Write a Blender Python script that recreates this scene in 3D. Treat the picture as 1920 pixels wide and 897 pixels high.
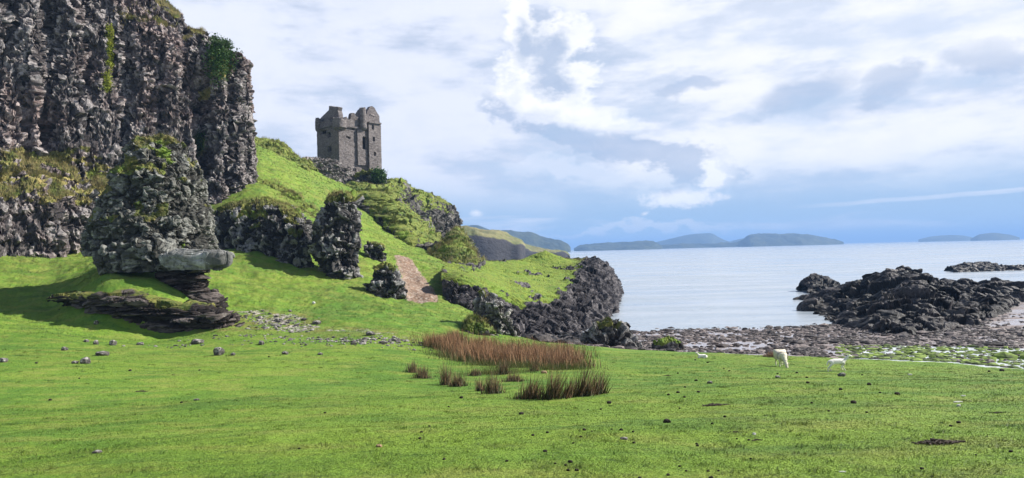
import bpy, bmesh, math, random
import numpy as np
from mathutils import Vector, Matrix
R = math.radians
rng = np.random.default_rng(7)
random.seed(7)
for _o in list(bpy.data.objects): bpy.data.objects.remove(_o)
SC = bpy.context.scene
COL = SC.collection

# ------------------------------------------------------------------ camera
CAM = np.array([0.0, 0.0, 7.0])           # sea level is z = 0
FPX, CX, CY = 1300.0, 960.0, 448.5
PITCH, ROLL = math.atan(22.5/1300), math.atan(0.0249)
fw = np.array([0, math.cos(PITCH), math.sin(PITCH)])
u0 = np.array([0, -math.sin(PITCH), math.cos(PITCH)]); r0 = np.array([1.0, 0, 0])
rt = math.cos(ROLL)*r0 - math.sin(ROLL)*u0
up = math.sin(ROLL)*r0 + math.cos(ROLL)*u0
cd = bpy.data.cameras.new('camera'); cam = bpy.data.objects.new('camera', cd); COL.objects.link(cam)
cd.sensor_width = 36; cd.lens = 36*FPX/1920; cd.clip_start = 0.1; cd.clip_end = 200000
cam.matrix_world = Matrix(((rt[0], up[0], -fw[0], CAM[0]), (rt[1], up[1], -fw[1], CAM[1]), (rt[2], up[2], -fw[2], CAM[2]), (0, 0, 0, 1)))
SC.camera = cam
SC.render.resolution_x, SC.render.resolution_y = 1024, 478

# ------------------------------------------------------------------ light
SUN_AZ, SUN_EL = R(79), R(36)
sd = np.array([math.sin(SUN_AZ)*math.cos(SUN_EL), math.cos(SUN_AZ)*math.cos(SUN_EL), math.sin(SUN_EL)])
sl = bpy.data.lights.new('sun', 'SUN'); sl.energy = 5.0; sl.angle = R(0.6); sl.color = (1.0, 0.955, 0.88)
so = bpy.data.objects.new('sun', sl); COL.objects.link(so)
so.rotation_euler = Vector(sd).to_track_quat('Z', 'Y').to_euler(); so.location = (40, 20, 60)
SC.view_settings.view_transform = 'Standard'; SC.view_settings.look = 'None'
SC.view_settings.exposure = 0.85; SC.view_settings.gamma = 1.0
SC.cycles.use_denoising = True
try: SC.cycles.denoiser = 'OPENIMAGEDENOISE'
except Exception: pass
SC.cycles.max_bounces = 5; SC.cycles.diffuse_bounces = 2; SC.cycles.glossy_bounces = 2
SC.cycles.transmission_bounces = 2; SC.cycles.transparent_max_bounces = 4; SC.cycles.volume_bounces = 0
SC.cycles.caustics_reflective = False; SC.cycles.caustics_refractive = False
SC.cycles.sample_clamp_indirect = 4

# ------------------------------------------------------------------ node expression helper
class NT:
    def __init__(s, tree): s.t = tree
    def new(s, typ, **kw):
        n = s.t.nodes.new(typ)
        for k, v in kw.items(): setattr(n, k, v)
        return n
    def link(s, a, b):
        if isinstance(a, E): a = a.s
        if isinstance(a, bpy.types.NodeSocket): s.t.links.new(a, b)
        else: b.default_value = a
    def math(s, op, *a, clamp=False):
        n = s.new('ShaderNodeMath', operation=op, use_clamp=clamp)
        for i, x in enumerate(a): s.link(x, n.inputs[i])
        return E(s, n.outputs[0])
    def ss(s, x, a, b, o0=0.0, o1=1.0, kind='SMOOTHSTEP'):
        n = s.new('ShaderNodeMapRange', interpolation_type=kind); n.clamp = True if kind == 'LINEAR' else n.clamp
        s.link(x, n.inputs[0])
        for i, v in zip((1, 2, 3, 4), (a, b, o0, o1)): s.link(v, n.inputs[i])
        return E(s, n.outputs[0])
    def mix(s, f, a, b, mode='MIX'):
        n = s.new('ShaderNodeMix', data_type='RGBA', blend_type=mode)
        s.link(f, n.inputs[0])
        for i, c in ((6, a), (7, b)):
            if isinstance(c, tuple) and len(c) == 3: c = (*c, 1)
            s.link(c, n.inputs[i])
        return E(s, n.outputs[2])
    def noise(s, vec, scale, detail=4, rough=0.55, dist=0.0, out=0):
        n = s.new('ShaderNodeTexNoise'); s.link(vec, n.inputs['Vector'])
        n.inputs['Scale'].default_value = scale; n.inputs['Detail'].default_value = detail
        n.inputs['Roughness'].default_value = rough; n.inputs['Distortion'].default_value = dist
        return E(s, n.outputs[out])
    def voro(s, vec, scale, feature='F1', out='Distance', rand=1.0):
        n = s.new('ShaderNodeTexVoronoi', feature=feature); s.link(vec, n.inputs['Vector'])
        n.inputs['Scale'].default_value = scale; n.inputs['Randomness'].default_value = rand
        return E(s, n.outputs[out])
    def scale(s, vec, sx, sy, sz, loc=(0, 0, 0), rot=(0, 0, 0)):
        n = s.new('ShaderNodeMapping'); s.link(vec, n.inputs[0])
        n.inputs['Scale'].default_value = (sx, sy, sz); n.inputs['Location'].default_value = loc; n.inputs['Rotation'].default_value = rot
        return E(s, n.outputs[0])
    def comb(s, x, y, z):
        n = s.new('ShaderNodeCombineXYZ')
        for i, v in enumerate((x, y, z)): s.link(v, n.inputs[i])
        return E(s, n.outputs[0])
    def sep(s, v):
        n = s.new('ShaderNodeSeparateXYZ'); s.link(v, n.inputs[0]); return [E(s, o) for o in n.outputs]
    def attr(s, name): 
        n = s.new('ShaderNodeAttribute', attribute_name=name); return E(s, n.outputs['Fac'])
    def pos(s): return E(s, s.new('ShaderNodeNewGeometry').outputs['Position'])
class E:
    def __init__(s, nt, sock): s.nt, s.s = nt, sock
    def __add__(s, o): return s.nt.math('ADD', s, o)
    __radd__ = __add__
    def __sub__(s, o): return s.nt.math('SUBTRACT', s, o)
    def __rsub__(s, o): return s.nt.math('SUBTRACT', o, s)
    def __mul__(s, o): return s.nt.math('MULTIPLY', s, o)
    __rmul__ = __mul__
    def __truediv__(s, o): return s.nt.math('DIVIDE', s, o)
    def __rtruediv__(s, o): return s.nt.math('DIVIDE', o, s)
    def max(s, o): return s.nt.math('MAXIMUM', s, o)
    def min(s, o): return s.nt.math('MINIMUM', s, o)
    def clamp(s): return s.nt.math('ADD', s, 0.0, clamp=True)
    def pw(s, o): return s.nt.math('POWER', s, o)

# ------------------------------------------------------------------ sky and clouds (world)
W = bpy.data.worlds.new('World'); SC.world = W; W.use_nodes = True
W.node_tree.nodes.clear(); n = NT(W.node_tree)
sky = n.new('ShaderNodeTexSky', sky_type='NISHITA'); sky.sun_disc = False
sky.sun_elevation = SUN_EL; sky.sun_rotation = SUN_AZ; sky.air_density = 1.0; sky.dust_density = 0.6; sky.ozone_density = 1.5
STR = 0.066
gen = E(n, n.new('ShaderNodeTexCoord').outputs['Generated'])
dx, dy, dz = n.sep(gen)
az = n.math('ARCTAN2', dx, dy)
el = n.math('ARCTAN2', dz, n.math('SQRT', dx*dx+dy*dy))
sp = n.comb(az, el*1.6, 0.0)                       # direction coordinates
wa = n.noise(n.scale(sp, 1, 1, 1, (3, 1, 0)), 5.0, 7, 0.58)-0.5
wb = n.noise(n.scale(sp, 1, 1, 1, (9, 4, 2)), 5.0, 7, 0.58)-0.5
fine = n.noise(n.scale(sp, 1, 1, 1, (1, 7, 5)), 17.0, 8, 0.6)-0.5
U = az + wa*0.12 + fine*0.06
V = el + wb*0.085 + fine*0.045
def blob(px, py, rx, ry, rot=0.0, soft=0.55):
    u_, v_ = math.atan((px-960)/1300), math.atan((471-py)/1300)
    a, b = U-u_, V-v_
    c, s_ = math.cos(R(rot)), math.sin(R(rot))
    a2, b2 = a*c+b*s_, b*c-a*s_
    a2, b2 = a2*(1300.0/rx), b2*(1300.0/ry)
    dd = n.math('SQRT', a2*a2+b2*b2)
    return n.ss(dd, 1.15, 1.15-soft*.72, 0, 1)
puffn = n.noise(n.scale(sp, 1, 1, 1, (4, 2, 6)), 34.0, 10, 0.62)-0.5
puffl = n.noise(n.scale(sp, 1, 1, 1, (8, 3, 1)), 11.0, 4, 0.5)-0.5
def puff(px, py, rx, ry, rot=0.0, crisp=0.22, rag=0.9):
    u_, v_ = math.atan((px-960)/1300), math.atan((471-py)/1300)
    a, b = az-u_, el-v_; c, s_ = math.cos(R(rot)), math.sin(R(rot))
    a2, b2 = (a*c+b*s_)*(1300.0/rx), (b*c-a*s_)*(1300.0/ry)
    f = 1.0-n.math('SQRT', a2*a2+b2*b2)+puffn*(rag*2.0)+puffl*(rag*1.5)
    return n.ss(f, 0.0, crisp, 0, 1)
streakv = n.scale(sp, 1.6, 9.0, 1, (2, 3, 1))
st = n.noise(streakv, 2.2, 6, 0.55, 0.4)
st2 = n.noise(n.scale(sp, 2.4, 22.0, 1, (5, 1, 1)), 2.0, 5, 0.5, 0.3)
big = n.noise(n.scale(sp, 1.3, 2.6, 1, (1, 2, 8)), 3.0, 7, 0.6)
# coverage: nearly complete sheet of cloud low down, blue showing above the horizon, clear overhead
cov = n.ss(el+wb*0.05, 0.03, 0.13, 0.0, 1.0)
cov = cov*n.ss(big, 0.30, 0.52, 0.55, 1.0)
cov = cov.max(n.ss(st, 0.50, 0.66)*n.ss(el, 0.0, 0.03, 0.15, 0.85)*0.8)
left = n.ss(az, -0.08, -0.35)
cov = cov.max(left*n.ss(el, 0.02, 0.12)*0.9)
cov = cov*n.ss(el, 0.62, 0.40)
hor = n.ss(el, 0.10, 0.0)
# grey undersides
g = n.ss(big, 0.56, 0.40)*0.34
def umax(lst):
    r = None
    for q in lst: r = q if r is None else r.max(q)
    return r
for b in ((1300, 186, 90, 20, 0, .9), (1530, 220, 95, 36, 20, .9), (1690, 210, 60, 35, 0, .9), (1880, 190, 70, 40, 0, .9)):
    g = g.max(blob(*b)*0.62)
band = umax([puff(*b) for b in ((945, 205, 50, 30, -30, .5), (1060, 258, 120, 28, -15, .5), (1190, 285, 140, 34, -12, .5), (1300, 330, 130, 46, -22, .45))])
g = g.max(band*0.72)
core = umax([puff(*b) for b in ((1038, 108, 60, 64, 0, .8, .8), (1045, 160, 70, 40, 0, .8, .8), (992, 85, 26, 60, 0, .8, .7), (1250, 352, 70, 26, 0, .8, .8))])
whites = None
for b in ((1700, 95, 360, 80, -8, 1.0), (1060, 330, 120, 24, -8, .9), (1500, 300, 260, 40, 0, 1.0), (1200, 437, 240, 8, 1.5, 1.0), (1450, 80, 300, 60, 0, 1.0)):
    bb = blob(*b)*(0.8 if b[3] > 8 else 0.6); whites = bb if whites is None else whites.max(bb)
cum = umax([puff(*b) for b in ((985, 40, 38, 56, 0, .4), (1060, 80, 68, 54, 0, .4), (1085, 150, 66, 52, 0, .4), (1030, 120, 84, 84, 0, .45), (1020, 185, 110, 40, 0, .7), (1110, 222, 130, 34, -12, .9), (1345, 352, 44, 50, 0, .6), (1290, 380, 120, 26, 0, .8), (893, 397, 24, 12, 0, 1.2), (1211, 408, 13, 6, 20, 1.4))])
whites = whites.max(cum*0.98)
stk = n.ss(n.math('ABSOLUTE', el-(471-403)/1300.0+(fine*.006)-(az-.5)*.03), .0045, .0012)*n.ss(az, .34, .5)*n.ss(st, .2, .5, .35, .8)
whites = whites.max(stk)
g = (g-whites*0.8+st2*0.16-0.06).clamp().max(core*cum*0.78)
g = g.max(band*(1.0-cum)*0.66)
cov = cov.max(whites*0.95).max(g*0.5*cov)
edge = n.ss(fine+wb*0.6, -0.2, 0.25, -0.06, 0.08)
g = (g+edge).clamp()
white_c, grey_c, lav = (8.9, 8.95, 9.3), (3.6, 4.55, 6.4), (7.3, 7.7, 8.9)
shade_c = (7.5, 7.9, 8.9)
wc = n.mix((n.ss(az, .25, -.1)*0.8).clamp(), n.mix(n.ss(big, .42, .6), shade_c, white_c), lav)
wc = n.mix(cum, wc, (9.5, 9.5, 9.75))
cloud = n.mix(g, wc, grey_c)
skycol = n.mix(n.ss(el, 0.35, 0.10, 0.0, 0.9), E(n, sky.outputs[0]), n.mix(n.ss(el, 0.0, 0.055), (4.2, 5.9, 7.9), (3.4, 5.1, 7.4)))
colr = n.mix(cov.clamp(), skycol, cloud)
bg = n.new('ShaderNodeBackground'); bg.inputs['Strength'].default_value = STR
n.link(colr, bg.inputs['Color'])
wo = n.new('ShaderNodeOutputWorld'); n.t.links.new(bg.outputs[0], wo.inputs[0])

# ------------------------------------------------------------------ numpy noise
def _h(ix, iy, iz, seed):
    h = (ix.astype(np.int64)*374761393 + iy.astype(np.int64)*668265263 + iz.astype(np.int64)*2147483647*3 + iz.astype(np.int64)*1274126177 + seed*974634777) & 0xFFFFFFFF
    h = ((h ^ (h >> 13))*1274126177) & 0xFFFFFFFF
    h = ((h ^ (h >> 16))*2246822519) & 0xFFFFFFFF
    return (h ^ (h >> 15)) & 0xFFFFFFFF
def perlin(P, seed=0):
    Pi = np.floor(P).astype(np.int64); f = P-Pi
    w = f*f*f*(f*(f*6-15)+10)
    out = 0
    for a in (0, 1):
        for b in (0, 1):
            for c in (0, 1):
                h = _h(Pi[:, 0]+a, Pi[:, 1]+b, Pi[:, 2]+c, seed)
                gx = ((h & 1023)/511.5-1); gy = (((h >> 10) & 1023)/511.5-1); gz = (((h >> 20) & 1023)/511.5-1)
                d = gx*(f[:, 0]-a)+gy*(f[:, 1]-b)+gz*(f[:, 2]-c)
                ww = (w[:, 0] if a else 1-w[:, 0])*(w[:, 1] if b else 1-w[:, 1])*(w[:, 2] if c else 1-w[:, 2])
                out = out+ww*d
    return out*1.1
def fbm(P, o=4, seed=0, gain=0.5, ridged=False):
    s = 0; a = 1; t = 0
    for i in range(o):
        v = perlin(P*2.03**i+i*17.3, seed+i)
        if ridged: v = 1-2*np.abs(v)*1.6
        s = s+a*v; t += a; a *= gain
    return s/t
def cells(P, seed=0):
    """F1, F2 distance and the random id of the nearest cell"""
    Pi = np.floor(P).astype(np.int64)
    f1 = np.full(len(P), 9.0); f2 = np.full(len(P), 9.0); cid = np.zeros(len(P))
    for a in (-1, 0, 1):
        for b in (-1, 0, 1):
            for c in (-1, 0, 1):
                q = Pi+np.array([a, b, c]); h = _h(q[:, 0], q[:, 1], q[:, 2], seed)
                ox = (h & 1023)/1023.0; oy = ((h >> 10) & 1023)/1023.0; oz = ((h >> 20) & 1023)/1023.0
                d = (q[:, 0]+ox-P[:, 0])**2+(q[:, 1]+oy-P[:, 1])**2+(q[:, 2]+oz-P[:, 2])**2
                n1 = d < f1
                f2 = np.where(n1, f1, np.minimum(f2, d)); cid = np.where(n1, (h % 997)/997.0, cid); f1 = np.where(n1, d, f1)
    return np.sqrt(f1), np.sqrt(f2), cid
def facets(P, seed=0):
    Pi = np.floor(P).astype(np.int64)
    f1 = np.full(len(P), 9.0); f2 = np.full(len(P), 9.0); cid = np.zeros(len(P)); dt = np.zeros(len(P))
    for a in (-1, 0, 1):
        for b in (-1, 0, 1):
            for c in (-1, 0, 1):
                q = Pi+np.array([a, b, c]); h = _h(q[:, 0], q[:, 1], q[:, 2], seed); h2 = _h(q[:, 0], q[:, 1], q[:, 2], seed+991)
                ox = q[:, 0]+(h & 1023)/1023.0-P[:, 0]; oy = q[:, 1]+((h >> 10) & 1023)/1023.0-P[:, 1]; oz = q[:, 2]+((h >> 20) & 1023)/1023.0-P[:, 2]
                d = ox*ox+oy*oy+oz*oz
                t = ox*((h2 & 1023)/511.5-1)+oy*(((h2 >> 10) & 1023)/511.5-1)+oz*(((h2 >> 20) & 1023)/511.5-1)
                n1 = d < f1
                f2 = np.where(n1, f1, np.minimum(f2, d)); cid = np.where(n1, (h2 % 997)/997.0, cid); dt = np.where(n1, t, dt); f1 = np.where(n1, d, f1)
    return np.sqrt(f1), np.sqrt(f2), cid, dt
def smooth(x, a, b):
    t = np.clip((x-a)/(b-a), 0, 1); return t*t*(3-2*t)

# ------------------------------------------------------------------ placing helpers
def ray(px, py):
    return fw + ((px-CX)/FPX)*rt - ((py-CY)/FPX)*up
def at(px, py, d):
    r = ray(px, py); return CAM + r*(d/r[1])
def tcol(px, py=560): 
    r = ray(px, py); return r[0]/r[1]

# ------------------------------------------------------------------ mesh helpers
def new_mesh(name, V, F, mat=None, parent=None, smoothf=False, attrs=None, origin=None):
    V = np.asarray(V, float)
    if origin is not None: V = V-np.asarray(origin)
    me = bpy.data.meshes.new(name)
    F = np.asarray(F)
    me.vertices.add(len(V)); me.vertices.foreach_set('co', V.astype(np.float32).ravel())
    k = F.shape[1]
    me.loops.add(F.size); me.loops.foreach_set('vertex_index', F.astype(np.int32).ravel())
    me.polygons.add(len(F)); me.polygons.foreach_set('loop_start', np.arange(0, F.size, k, dtype=np.int32))
    me.polygons.foreach_set('loop_total', np.full(len(F), k, dtype=np.int32))
    me.polygons.foreach_set('use_smooth', np.full(len(F), smoothf))
    me.update(calc_edges=True)
    for an, av in (attrs or {}).items():
        a = me.attributes.new(an, 'FLOAT', 'POINT'); a.data.foreach_set('value', np.asarray(av, np.float32))
    o = bpy.data.objects.new(name, me); COL.objects.link(o)
    if mat: me.materials.append(mat)
    if parent: o.parent = parent
    if origin is not None: o.location = origin
    return o
def tag(o, label=None, cat=None, group=None, kind=None):
    if label: o['label'] = label
    if cat: o['category'] = cat
    if group: o['group'] = group
    if kind: o['kind'] = kind
    return o
def empty(name, loc, label, cat, group=None):
    o = bpy.data.objects.new(name, None); COL.objects.link(o); o.location = loc; o.empty_display_size = 0.2
    return tag(o, label, cat, group)
def keep_world(child, parent):          # parent is an unrotated Empty: children keep their place
    child.parent = parent; child.location = Vector(child.location)-Vector(parent.location)
def grid_faces(nr, nc, wrap=False):
    i, j = np.meshgrid(np.arange(nr-1), np.arange(nc if wrap else nc-1), indexing='ij')
    i, j = i.ravel(), j.ravel(); j2 = (j+1) % nc
    return np.stack([i*nc+j, i*nc+j2, (i+1)*nc+j2, (i+1)*nc+j], 1)
def grid_normals(G, wrap=False):
    if wrap:
        du = np.roll(G, -1, 1)-np.roll(G, 1, 1)
    else: du = np.gradient(G, axis=1)
    dv = np.gradient(G, axis=0)
    N = np.cross(du, dv); L = np.linalg.norm(N, axis=2, keepdims=True)
    return N/np.maximum(L, 1e-9)
def catmull(P, n_, axis_len=None):
    """P (M,...) control points -> n_ samples spread by chord length"""
    M = len(P)
    if axis_len is None:
        seg = np.linalg.norm(np.diff(P, axis=0).reshape(M-1, -1, P.shape[-1]), axis=2).mean(1)
    else: seg = np.asarray(axis_len, float)
    cum = np.concatenate([[0], np.cumsum(seg)]); s = np.linspace(0, cum[-1], n_)
    k = np.clip(np.searchsorted(cum, s, side='right')-1, 0, M-2)
    t = (s-cum[k])/np.maximum(seg[k], 1e-9)
    Pp = np.concatenate([P[:1]*2-P[1:2], P, P[-1:]*2-P[-2:-1]])
    sh = (-1,)+(1,)*(P.ndim-1); t = t.reshape(sh)
    p0, p1, p2, p3 = Pp[k], Pp[k+1], Pp[k+2], Pp[k+3]
    a = 0.5
    m1, m2 = a*(p2-p0)*0.85, a*(p3-p1)*0.85
    return (2*t**3-3*t**2+1)*p1+(t**3-2*t**2+t)*m1+(-2*t**3+3*t**2)*p2+(t**3-t**2)*m2

# blades of grass / leaves: one triangle or quad each
def blades(P, h, w, lean, seed=0, lay=None):
    r = np.random.default_rng(seed); N = len(P)
    a = r.uniform(0, 2*np.pi, N); w = np.broadcast_to(w, (N,)); h = np.broadcast_to(h, (N,))
    side = np.stack([np.cos(a), np.sin(a), np.zeros(N)], 1)*w[:, None]*0.5
    b = r.uniform(0, 2*np.pi, N); l = r.uniform(0.1, 1.0, N)*lean
    off = np.stack([np.cos(b)*l, np.sin(b)*l, np.ones(N)], 1)
    if lay is not None: off = off+lay
    off *= h[:, None]/np.linalg.norm(off, axis=1)[:, None]
    V = np.empty((N, 3, 3)); V[:, 0] = P-side; V[:, 1] = P+side; V[:, 2] = P+off
    F = np.arange(3*N).reshape(N, 3)
    rnd = np.repeat(r.random(N), 3); tip = np.tile([0, 0, 1.0], N)
    return V.reshape(-1, 3), F, {'rnd': rnd, 'tip': tip}
def leaves(P, size, seed=0, up_=0.4):
    r = np.random.default_rng(seed); N = len(P)
    A = r.normal(size=(N, 3)); A[:, 2] *= 0.6; A /= np.linalg.norm(A, axis=1)[:, None]
    B = np.cross(A, r.normal(size=(N, 3))); B /= np.linalg.norm(B, axis=1)[:, None]
    s = (np.broadcast_to(size, (N,))*r.uniform(0.6, 1.3, N))[:, None]
    V = np.empty((N, 4, 3)); V[:, 0] = P-A*s*0.5; V[:, 1] = P+B*s*0.28; V[:, 2] = P+A*s*0.5; V[:, 3] = P-B*s*0.28
    return V.reshape(-1, 3), np.arange(4*N).reshape(N, 4), {'rnd': np.repeat(r.random(N), 4)}

# ------------------------------------------------------------------ materials
def mat(name, build):
    m = bpy.data.materials.new(name); m.use_nodes = True; m.node_tree.nodes.clear()
    n = NT(m.node_tree); b = n.new('ShaderNodeBsdfPrincipled'); o = n.new('ShaderNodeOutputMaterial')
    n.t.links.new(b.outputs[0], o.inputs[0]); b.inputs['Roughness'].default_value = 0.9
    b.inputs['Specular IOR Level'].default_value = 0.25
    build(n, b, o); return m
def bump(n, b, h, strength, dist, extra=None):
    bn = n.new('ShaderNodeBump'); bn.inputs['Strength'].default_value = strength; bn.inputs['Distance'].default_value = dist
    n.link(h, bn.inputs['Height'])
    if extra is not None: n.link(extra, bn.inputs['Normal'])
    n.t.links.new(bn.outputs[0], b.inputs['Normal']); return bn
def grass_colour(n, p, dry=0.0):
    """short cropped turf, world-scale variation"""
    f1 = n.noise(p, 0.11, 4, 0.6); f2 = n.noise(n.scale(p, 1, 1.6, 1), 0.75, 5, 0.62); f3 = n.noise(p, 7.0, 4, 0.7); f4 = n.noise(p, 38.0, 2, 0.7)
    c = n.mix(n.ss(f1*0.6+f2*0.4, 0.36, 0.62), (0.082, 0.185, 0.018), (0.175, 0.275, 0.028))
    c = n.mix(n.ss(f2, 0.46, 0.68, 0, 0.75), c, (0.215, 0.245, 0.048))
    c = n.mix(n.ss(n.noise(n.scale(p, 0.35, 1.0, 1), 0.9, 5, 0.65), 0.50, 0.36, 0, 0.55), c, (0.055, 0.135, 0.018))
    c = n.mix(n.ss(f3, 0.52, 0.28, 0, 0.6), c, (0.032, 0.080, 0.012))
    c = n.mix(n.ss(f4, 0.50, 0.78, 0, 0.5), c, (0.200, 0.270, 0.055))
    return c, f2, f3, f4
def m_ground(n, b, o):
    p = n.pos(); c, f2, f3, f4 = grass_colour(n, p)
    dry = n.attr('dry'); dirt = n.attr('dirt'); scree = n.attr('scree')
    tn = n.noise(n.scale(p, 1, 1, 2.5), 1.3, 6, 0.65)
    c = n.mix((dry*n.ss(tn, 0.38, 0.62)).clamp(), c, n.mix(f3, (0.11, 0.095, 0.030), (0.245, 0.215, 0.060)))
    soil = n.mix(n.noise(p, 5.0, 5, 0.7), (0.16, 0.105, 0.07), (0.40, 0.29, 0.215))
    vo = n.voro(p, 5.5, 'F1', 'Color'); vr = n.sep(vo)[0]
    soil = n.mix(n.ss(vr, 0.6, 0.95, 0, 0.6), soil, (0.42, 0.35, 0.30))
    dn = n.noise(p, 2.3, 6, 0.7)
    c = n.mix(n.ss(dirt+(dn-0.5)*0.9, 0.42, 0.6), c, soil)
    stone = n.mix(vr, (0.13, 0.11, 0.10), (0.48, 0.43, 0.38))
    c = n.mix(n.ss(scree+(dn-0.5)*1.2, 0.5, 0.66), c, stone)
    n.link(c, b.inputs['Base Color'])
    h = n.noise(p, 2.2, 6, 0.7)*0.10+f3*0.035+f4*0.012
    bump(n, b, h, 0.8, 1.0)
M_ground = mat('turf', m_ground)
def m_path(n, b, o):
    p = n.pos()
    vr = n.sep(n.voro(p, 5.5, 'F1', 'Color'))[0]; nz = n.noise(p, 2.0, 6, 0.7)
    c = n.mix(nz, (0.12, 0.08, 0.055), (0.30, 0.20, 0.14)); c = n.mix(n.ss(vr, 0.62, 0.95, 0, 0.65), c, (0.38, 0.33, 0.28))
    n.link(c, b.inputs['Base Color']); bump(n, b, nz*0.1+n.voro(p, 5.5)*0.06, 0.8, 1.0)
M_path = mat('bare_earth', m_path)
def m_beach(n, b, o):
    p = n.pos(); alg = n.attr('algae')
    nz = n.noise(n.scale(p, 0.55, 1.0, 1), 0.55, 5, 0.6); n2 = n.noise(p, 4.0, 5, 0.7); vr = n.sep(n.voro(p, 4.0, 'F1', 'Color'))[0]
    wet = n.ss(nz, 0.42, 0.50)
    peb = n.mix(vr, (0.06, 0.045, 0.04), (0.26, 0.20, 0.18))
    sand = n.mix(n2, (0.24, 0.20, 0.195), (0.52, 0.47, 0.46))
    c = n.mix(wet, peb, sand)
    gr = n.mix(n.ss(n.noise(n.scale(p, .6, 1.3, 1), 1.6, 5, 0.7), 0.35, 0.43), (0.20, 0.33, 0.06), (0.66, 0.70, 0.70))  # white patches paint the sheen of water among the green weed
    c = n.mix(n.ss(alg+(nz-0.5)*0.6, 0.35, 0.6), c, gr)
    n.link(c, b.inputs['Base Color']); n.link(n.ss(wet.max(alg*0.8), 0, 1, 0.75, 0.17), b.inputs['Roughness'])
    b.inputs['Specular IOR Level'].default_value = 0.5
    bump(n, b, n2*0.04+vr*0.05, 0.5, 1.0)
M_beach = mat('beach_shingle', m_beach)

def rock_mat(name, dark, mid, light, lichen=0.35, pink=0.2, veg_a=(0.055, 0.085, 0.018), veg_b=(0.20, 0.185, 0.05), gscale=1.0, rough=0.9, streak=(1, 1, 1), strata=0.0, bs=1.0):
    def f(n, b, o):
        p = n.pos(); ps = n.scale(p, *streak)
        cr = n.attr('cell'); veg = n.attr('veg'); cav = n.attr('cav')
        a = n.noise(ps, 0.55*gscale, 5, 0.65); d = n.noise(ps, 4.5*gscale, 6, 0.72); e = n.noise(p, 1.7*gscale, 6, 0.7)
        c = n.mix(n.ss(a*0.5+d*0.5, 0.34, 0.66), dark, mid)
        c = n.mix(n.ss(cr, 0.48, 0.78, 0, 0.85)*n.ss(d, 0.35, 0.55), c, light)
        c = n.mix(n.ss(cr, 0.38, 0.2, 0, 0.6), c, dark)
        if pink: c = n.mix(n.ss(n.noise(p, 0.13, 3), 0.45, 0.62)*n.ss(cr, 0.2, 0.5)*pink, c, (0.36, 0.235, 0.205))
        c = n.mix(n.ss(e, 0.60, 0.68)*n.ss(d, 0.45, 0.6)*lichen, c, (0.62, 0.62, 0.58))
        c = n.mix(n.ss(d, 0.42, 0.25, 0, 0.7), c, dark)
        fv = n.noise(p, 2.2, 5, 0.7); fb = n.noise(p, 0.35, 3, 0.6)
        vc = n.mix(n.ss(fv*0.6+fb*0.4, 0.38, 0.62), veg_a, veg_b)
        vc = n.mix(n.ss(fb, 0.52, 0.68, 0, 0.8), vc, (0.12, 0.21, 0.022))
        c = n.mix(n.ss(veg+(fv-0.5)*0.7, 0.44, 0.58), c, vc)
        n.link(c, b.inputs['Base Color']); b.inputs['Roughness'].default_value = rough
        h = d*0.10/gscale+n.noise(ps, 15.0*gscale, 4, 0.7)*0.03/gscale
        if strata: h = h+n.noise(n.scale(p, 0.6, 0.6, 9), 1.0, 4, 0.6)*strata
        bump(n, b, h, 0.9*bs, 1.0)
    return mat(name, f)
M_cliff = rock_mat('cliff_rock', (0.028, 0.024, 0.024), (0.118, 0.103, 0.101), (0.34, 0.31, 0.30), 0.35, 0.25, streak=(1, 1, 0.6), veg_a=(.11, .12, .03), veg_b=(.31, .245, .095))
M_rock = rock_mat('outcrop_rock', (0.017, 0.016, 0.016), (0.066, 0.062, 0.060), (0.33, 0.32, 0.31), 0.9, 0.0)
M_stack = rock_mat('stack_rock', (0.022, 0.021, 0.018), (0.088, 0.086, 0.075), (0.26, 0.26, 0.235), 0.6, 0.0, streak=(1, 1, 1.6), veg_b=(0.19, 0.16, 0.06))
M_slab = rock_mat('slab_rock', (0.08, 0.08, 0.075), (0.25, 0.25, 0.24), (0.42, 0.42, 0.40), 0.9, 0.0)
M_strata = rock_mat('layered_rock', (0.012, 0.009, 0.008), (0.045, 0.035, 0.031), (0.15, 0.125, 0.115), 0.3, 0.0, streak=(0.4, 0.4, 3.0), strata=0.12)
M_head = rock_mat('headland_rock', (0.018, 0.016, 0.019), (0.060, 0.055, 0.060), (0.17, 0.155, 0.155), 0.12, 0.0, veg_a=(0.095, 0.165, 0.022), veg_b=(0.205, 0.25, 0.035))
M_crag = rock_mat('crag_rock', (0.022, 0.020, 0.019), (0.085, 0.078, 0.07), (0.19, 0.18, 0.165), 0.35, 0.0, veg_a=(0.085, 0.135, 0.026), veg_b=(0.215, 0.225, 0.05))
M_spur = rock_mat('spur_rock', (0.04, 0.037, 0.035), (0.17, 0.16, 0.15), (0.42, 0.40, 0.37), 1.0, 0.0, gscale=1.3)
M_sea_rock = rock_mat('wet_rock', (0.005, 0.004, 0.004), (0.014, 0.012, 0.012), (0.10, 0.085, 0.08), 0.08, 0.0, rough=0.55, veg_a=(0.05, 0.05, 0.02), veg_b=(0.10, 0.09, 0.03))
M_stone = rock_mat('field_stone', (0.06, 0.054, 0.05), (0.20, 0.185, 0.17), (0.38, 0.355, 0.335), 0.5, 0.0, gscale=2.5)
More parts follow.
